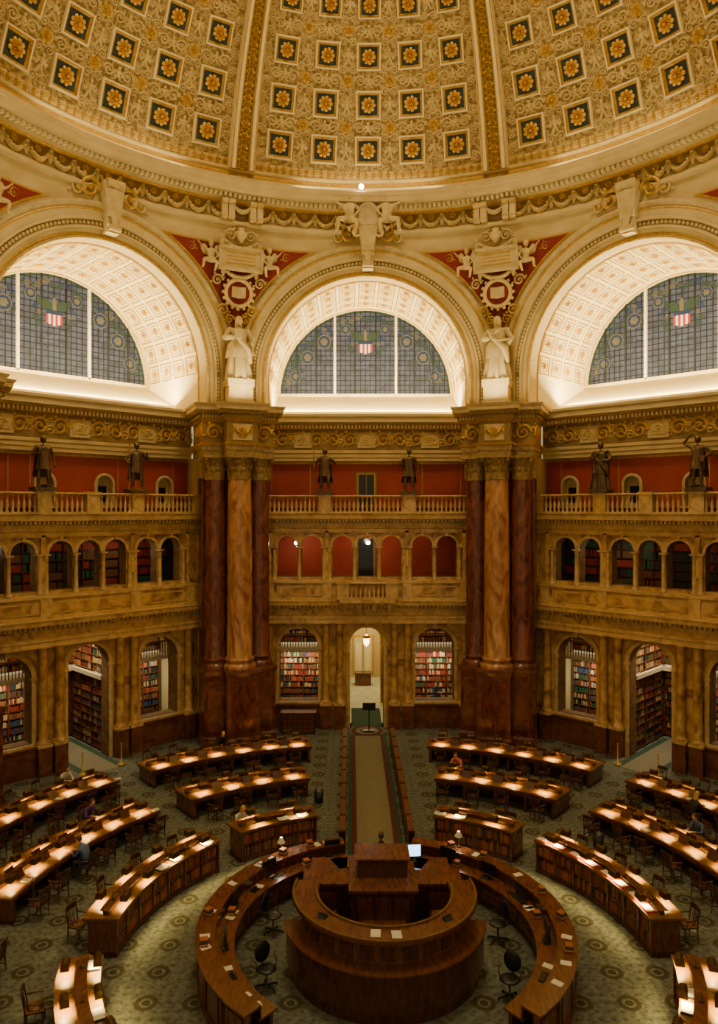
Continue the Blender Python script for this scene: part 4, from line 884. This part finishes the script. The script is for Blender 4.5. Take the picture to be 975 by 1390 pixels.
def cabinet(c,R,a0,a1,nl,folders):
    e=empty('curved_bookcase_desk',(c[0],c[1],0)); m=M(); ra,rb2=radians(a0),radians(a1)
    r0,r1=R-.35,R+.45
    sector(m,0,0,r0,r1,0,.14,ra,rb2,'wood_dark'); sector(m,0,0,r0+.26,r1-.1,.14,1.0,ra+.01,rb2-.01,'wood_dark')
    sector(m,0,0,r0-.05,r1+.15,1.0,1.06,ra-.005,rb2+.005,'wood_top'); sector(m,0,0,r0,r1,.92,1.0,ra,rb2,'wood_mid')
    sector(m,0,0,r0+.02,r0+.28,.53,.56,ra,rb2,'wood_mid')
    sector(m,0,0,R-.02,R+.1,1.06,1.18,ra+.02,rb2-.02,'wood_dark'); sector(m,0,0,R-.1,R+.18,1.18,1.2,ra+.015,rb2-.015,'wood_mid')
    n=int((rb2-ra)*R/.75)
    for i in range(n+1):
        a=ra+(rb2-ra)*i/n; a=min(max(a,ra+.006),rb2-.006); q=M(); box(q,-.03,.03,r0-R,r1-R,.1,.95,'wood_mid'); m.stamp(q,T((R*sin(a),R*cos(a),0),(cos(a),-sin(a),0),(sin(a),cos(a),0)))
    b=M()
    for z in (.15,.57):
        a=ra+.012
        while a<rb2-.02:
            w=random.uniform(.03,.07); q=M(); box(q,-w*.46,w*.46,.05,.25,0,random.uniform(.26,.34),'book_%d'%random.choice([0,2,2,7,4,7])); rr=r0; m2=a+w/2/rr
            b.stamp(q,T((rr*sin(m2),rr*cos(m2),z),(cos(m2),-sin(m2),0),(sin(m2),cos(m2),0))); a+=w/rr
    obj('cabinet',m,e); obj('books',b,e); l=M(); g=M()
    for i in range(nl):
        a=ra+(rb2-ra)*(i+.5)/nl; l.stamp(LAMP,T(((R+.04)*sin(a),(R+.04)*cos(a),1.2),(cos(a),-sin(a),0),(sin(a),cos(a),0)))
        put_chair(c,r1+.6,math.degrees(a),False)
    for i in range(nl*2):
        a=ra+(rb2-ra)*(i+.08)/(nl*2)+.02; rr=R-.22; q=M()
        if folders: box(q,-.2,.2,-.14,.14,0,.04,'red_folder'); box(q,-.17,.17,-.11,.11,.04,.05,'paper')
        elif rc.random()<.45: q.add([(-.2,-.14,.05),(0,-.14,.02),(.2,-.14,.05),(.2,.14,.05),(0,.14,.02),(-.2,.14,.05)],[(0,1,4,5),(1,2,3,4)],'paper'); box(q,-.21,.21,-.15,.15,0,.015,'book_4')
        else: continue
        g.stamp(q,T((rr*sin(a),rr*cos(a),1.06),(cos(a),-sin(a),0),(sin(a),cos(a),0)))
    obj('desk_lamps',l,e)
    if g.n: obj('books_and_papers',g,e)
cabinet(CI,7.5,17,40,2,False); cabinet(CI,7.5,-40,-17,2,False)
cabinet(CI,7.5,47,88,4,True); cabinet(CI,7.5,-88,-47,4,False); cabinet(CI,7.5,101,130,3,False); cabinet(CI,7.5,-130,-101,3,False)
# ---------------------------------------------------------------- central issue desk
CC=(0,-1.8); e=empty('central_service_counter',(CC[0],CC[1],0)); m=M()
for a0,a1 in ((14,140),(-140,-14)):
    a,b=radians(a0),radians(a1)
    sector(m,0,0,4.75,4.85,0,1.05,a,b,'wood_dark'); sector(m,0,0,4.1,4.2,0,.75,a,b,'wood_dark')
    sector(m,0,0,4.45,4.95,1.05,1.1,a,b,'wood_mid'); sector(m,0,0,3.95,4.5,.74,.79,a,b,'wood_mid'); sector(m,0,0,4.45,4.5,.79,1.05,a,b,'wood_dark')
    sector(m,0,0,4.82,4.9,0,.15,a,b,'wood_mid')
    n=int((b-a)*4.9/.9)
    for i in range(n+1):
        t=a+(b-a)*i/n; q=M(); box(q,-.04,.04,-.02,.06,.0,1.04,'wood_mid'); m.stamp(q,T((4.84*sin(t),4.84*cos(t),0),(cos(t),-sin(t),0),(sin(t),cos(t),0)))
        if i<n:
            t+=(b-a)/n/2; q=M(); box(q,-.3,.3,0,.03,.25,.9,'wood_mid'); m.stamp(q,T((4.84*sin(t),4.84*cos(t),0),(cos(t),-sin(t),0),(sin(t),cos(t),0)))
            q=M(); 
            for z in (.2,.38,.56): box(q,-.35,.35,-.03,.0,z,z+.14,'wood_mid')
            m.stamp(q,T((4.1*sin(t),4.1*cos(t),0),(cos(t),-sin(t),0),(sin(t),cos(t),0)))
obj('outer_ring_counter',m,e)
m=M(); lathe(m,0,0,[(0,.3),(2.55,.3),(2.55,.0)],'wood_dark',40,smooth=False)
a,b=radians(78),radians(282)
sector(m,0,0,2.1,2.2,.3,1.8,a,b,'wood_mid',40); sector(m,0,0,1.75,2.45,1.8,1.88,a,b,'wood_mid',40); sector(m,0,0,1.78,1.84,1.88,1.92,a,b,'wood_top',40); sector(m,0,0,2.38,2.44,1.88,1.92,a,b,'wood_top',40); sector(m,0,0,2.18,2.24,.3,.55,a,b,'wood_dark',40); sector(m,0,0,1.3,1.78,1.1,1.15,a,b,'wood_mid',40); sector(m,0,0,1.25,1.33,.3,1.1,a,b,'wood_dark',40)
sector(m,0,0,2.2,2.62,.3,1.2,radians(100),radians(260),'wood_dark',40); sector(m,0,0,2.2,2.68,1.2,1.24,radians(98),radians(262),'wood_mid',40)
for i in range(15):
    t=a+(b-a)*(i+.5)/15; q=M(); box(q,-.17,.17,0,.02,1.3,1.72,'wood_dark'); m.stamp(q,T((2.2*sin(t),2.2*cos(t),0),(cos(t),-sin(t),0),(sin(t),cos(t),0)))
obj('raised_semicircular_desk',m,e)
m=M()
box(m,-.85,.85,.3,1.9,.3,1.6,'wood_dark'); box(m,-.95,.95,.25,1.95,1.6,1.68,'wood_mid'); box(m,-.7,.7,1.0,1.9,1.68,2.15,'wood_dark'); box(m,-.78,.78,.95,1.95,2.15,2.2,'wood_mid')
for s in (-1,1):
    box(m,s*1.55-.65,s*1.55+.65,.9,1.6,0,1.5,'wood_dark'); box(m,s*1.55-.7,s*1.55+.7,.85,1.65,1.5,1.57,'wood_mid'); box(m,s*1.6-.3,s*1.6+.3,.87,.9,.5,1.3,'wood_mid')
    box(m,s*1.55-.5,s*1.55+.5,2.2,3.2,0,1.1,'wood_dark'); box(m,s*1.55-.55,s*1.55+.55,2.15,3.25,1.1,1.16,'wood_mid')
for x in (-.5,0,.5): box(m,x-.2,x+.2,.27,.3,.5,1.45,'wood_mid')
for k in range(3): box(m,-.6,.6,-.0-.28*k,.3-.28*k,.3,.9-.2*k,'wood_mid')
sector(m,0,0,2.9,3.4,0,1.1,radians(-24),radians(24),'wood_dark'); sector(m,0,0,2.8,3.5,1.1,1.16,radians(-26),radians(26),'wood_mid')
obj('superintendent_dais',m,e)
def monitor(lit):
    m=M(); box(m,-.13,.13,-.09,.09,0,.02,'black'); box(m,-.02,.02,.0,.04,.02,.18,'black'); box(m,-.26,.26,-.02,.03,.12,.46,'black'); box(m,-.24,.24,-.026,-.02,.14,.44,'screen_glow' if lit else 'black_pane'); return m.mesh('computer_monitor')
mon1,mon0=monitor(True),monitor(False)
obj('computer_monitor',mon1,None,(.98,1.2,1.17),.1).scale=(1.15,)*3
for x,y,z,r in ((-4.15,-.6,.8,1.3),(-3.4,1.1,.8,.8),(4.0,-.4,.8,-1.2),(4.25,-2.2,.8,-1.6),(-1.5,2.45,.8,.3),(3.3,.9,.8,-.8),(-4.1,-2.6,.8,1.7),(2.2,1.9,.8,-.6)): obj('computer_monitor',mon0,None,(x,y,z),r+pi)
def tl():
    m=M(); lathe(m,0,0,[(0,0),(.09,0),(.09,.02),(.015,.04),(.012,.35)],'shade',14); lathe(m,0,0,[(.04,.5),(.13,.34)],'paper',16); blob(m,(0,0,.36),.07,'bulb',8,6); return m.mesh('table_lamp')
tlm=tl()
for x,y,z in ((-3.1,1.85,1.1),(2.6,2.3,1.1)): obj('table_lamp',tlm,None,(x,y,z))
m=M(); frust(m,0,0,0,.06,.11,.1,.1,.06,'black'); tube(m,[(-.1,0,.09),(0,0,.11),(.1,0,.09)],.022,'black'); tel=m.mesh('telephone')
m=M(); 
for i in range(5): box(m,-.12+.01*i,.12-.005*i,-.09,.09+.004*i,.035*i,.035*i+.03,'book_%d'%[0,3,2,5,7][i])
bst=m.mesh('book_stack')
m=M(); box(m,-.22,.22,-.08,.08,0,.025,'black'); box(m,-.2,.2,-.065,.065,.025,.032,'metal_dark'); kb=m.mesh('keyboard')
for k,(dg,r) in enumerate(((-118,4.22),(-98,4.22),(-80,4.25),(-62,4.22),(-48,4.22),(-33,4.22),(-22,4.25),(24,4.22),(35,4.25),(50,4.22),(66,4.22),(82,4.25),(98,4.22),(118,4.22))):
    a=radians(dg); me=[(tel,'telephone'),(kb,'computer_keyboard'),(bst,'book_stack')][k%3]; obj(me[1],me[0],None,(r*sin(a),-1.8+r*cos(a),.79),-a)
for k,dg in enumerate((-105,-88,-40,-28,30,44,74,90,108)):
    a=radians(dg); obj('book_stack',bst,None,(4.72*sin(a),-1.8+4.72*cos(a),1.1),-a+k)
obj('telephone',tel,None,(1.5,-3.25,1.88),.4); obj('telephone',tel,None,(-1.6,-3.15,1.88),-.4)
def ochair():
    m=M()
    for i in range(5): a=2*pi*i/5; tube(m,[(0,0,.1),(.28*cos(a),.28*sin(a),.06)],.02,'black'); blob(m,(.28*cos(a),.28*sin(a),.03),.03,'black',6,4)
    tube(m,[(0,0,.08),(0,0,.45)],.025,'metal_dark'); blob(m,(0,0,.5),.25,'black',12,6,(1,1,.22)); blob(m,(0,.24,.82),.25,'black',12,8,(.9,.2,1.1)); tube(m,[(0,.1,.46),(0,.26,.55),(0,.26,.7)],.02,'metal_dark')
    for s in (-1,1): tube(m,[(s*.2,0,.48),(s*.28,0,.55),(s*.28,0,.7),(s*.28,.15,.7)],.015,'black')
    return m.mesh('office_chair')
och=ochair()
for x,y,r in ((-3.0,-3.0,.6),(-3.1,-.6,1.2),(3.2,-1.0,-1.2),(3.0,-3.4,-.5)): obj('office_chair',och,None,(x,y,0),r)
m=M()
for i in range(24):
    a=radians(rc.choice([-1,1])*rc.uniform(20,135)); r=rc.choice([4.7,4.25]); z=1.102 if r>4.5 else .792; q=M(); box(q,-.09,.09,-.13,.13,0,.008,'paper'); m.stamp(q,RZ(-a+rc.uniform(-.3,.3),(r*sin(a),r*cos(a)-1.8,z)))
for x,y in ((.2,-3.9),(-.3,-3.85)): q=M(); box(q,-.12,.12,-.16,.16,0,.008,'paper'); m.stamp(q,RZ(.2*x,(x,y,1.882)))
obj('paper_sheets',m)
m=M(); box(m,-.9,.9,-.3,.3,.0,1.1,'wood_dark'); box(m,-.95,.95,-.35,.35,1.1,1.16,'wood_mid')
for i in range(6):
    for k in range(4): box(m,-.84+.28*i,-.6+.28*i,-.33,-.3,.1+.25*k,.3+.25*k,'wood_mid')
cc=m.mesh('card_catalogue'); obj('card_catalogue',cc,None,(-3.7,17.9,0))
m=M(); lathe(m,0,0,[(0,.01),(.15,.01),(.19,.5),(.2,.5),(.17,0)],'black',16); wb=m.mesh('waste_bin')
for x,y in ((-2.2,8.6),(7.9,4.6),(-3.9,-7)): obj('waste_bin',wb,None,(x,y,0))
m=M(); lathe(m,0,0,[(0,0),(.17,0),(.17,.03),(.025,.05),(.025,.95),(.05,.98),(0,1.02)],'gold',14); stn=m.mesh('rope_stanchion')
for d in (45,-45):
    a=radians(d)
    for x in (-.95,.95): y=A+.6; obj('rope_stanchion',stn,None,(x*cos(a)-y*sin(a),x*sin(a)+y*cos(a),0))
def pend(glow='bulb'):
    m=M(); tube(m,[(0,0,0),(0,0,.35)],.012,'metal_dark'); blob(m,(0,0,-.08),.11,glow,12,8); lathe(m,0,0,[(.02,.06),(.08,.03),(.1,-.0)],'gold',10); return m.mesh('globe_pendant_lamp')
pl=pend(); 
for d,xs in ((0,(-4.0,.1)),(45,(2.6,-3.9)),(-45,(-2.6,))):
    a=radians(d)
    for x in xs: y=A+3.3; obj('globe_pendant_lamp',pl,None,(x*cos(a)-y*sin(a),x*sin(a)+y*cos(a),10.2),a)
m=M(); tube(m,[(0,0,.4),(0,0,1.0)],.02,'gold'); lathe(m,0,0,[(0,-.35),(.1,-.25),(.16,-.15),(.18,.15),(.1,.25),(.03,.35)],'lantern_glow',8,smooth=False); lathe(m,0,0,[(.2,.14),(.21,.2),(.1,.3)],'gold',8)
obj('hanging_lantern',m,None,(0,19.9,4.6))
# ---------------------------------------------------------------- people
pm_={'w':('cloth_white','hair_blond',True),'p':('cloth_purple','hair_brown',False),'w2':('cloth_white','hair_brown',True),'k':('cloth_pink','hair_brown',False),'b':('cloth_blue','hair_brown',False),'g':('cloth_black','hair_blond',True)}
for c,r,d,k,inn in SEATS:
    x,y=pol(c,r,d); a=radians(d); e=empty('seated_reader',(x,y,0),-a+(pi if inn else 0)); obj('person',seated(*pm_[k]).mesh('person'),e); obj('reader_chair',chair_me,e)
e=empty('librarian',(.05,1.2,0),pi); obj('person',seated('cloth_black','hair_brown',False,'skin_dark','cloth_black',.6).mesh('person'),e,(0,0,.62))
m=M(); box(m,-.3,.3,-.3,.3,0,.62,'wood_dark'); box(m,-.25,.25,-.25,.25,.62,1.05,'wood_mid'); obj('stool',m,e)
e=empty('reader_in_alcove',(4.0,20.9,0),.4); obj('person',seated('cloth_blue','hair_brown',False).mesh('person'),e,(0,0,.75))
m=M(); box(m,-.6,.6,-.5,.5,0,.75,'wood_mid'); box(m,-.22,.22,-.2,.2,.75,1.2,'wood_mid'); obj('bench',m,e)
# ---------------------------------------------------------------- lights
for k,d in enumerate((22.5,-22.5,67.5,-67.5,112.5,-112.5,157.5,-157.5)):
    a=radians(d); area('dome_fill_light',(-15.6*sin(a),15.6*cos(a),17.6),1.0,1.0,200,(1,.8,.38),(0,0,1))  # added fill, unseen fittings, lighting dome and arches from below
for k in range(8):
    a=radians(45*k); o=area('dome_fill_strip',(16.3*sin(a),16.3*cos(a),28.6),10,.15,65,(1,.82,.4),(0,0,1)); o.rotation_euler=(pi-.35,0,-a)  # added fill strips that graze the dome and bring out its relief
area('room_fill_light',(0,0,44),7,7,4000,(1,.81,.45),(0,0,-1))  # added general fill from above for floor and desks, no visible lamp
w=bpy.data.worlds.new('world'); bpy.context.scene.world=w; w.use_nodes=True
w.node_tree.nodes['Background'].inputs[0].default_value=(1,.78,.4,1); w.node_tree.nodes['Background'].inputs[1].default_value=.5
cam=bpy.data.cameras.new('camera'); co=link(bpy.data.objects.new('camera',cam)); co.location=(CAMX,CAMY,CAMZ); co.rotation_euler=(pi/2,0,0)
cam.sensor_width=36; cam.sensor_fit='AUTO'; cam.lens=986/1390*36; cam.shift_x=11.5/1390; cam.shift_y=-3/1390; cam.clip_end=200
bpy.context.scene.camera=co
print('faces',sum(len(o.data.polygons) for o in bpy.data.objects if o.type=='MESH'))
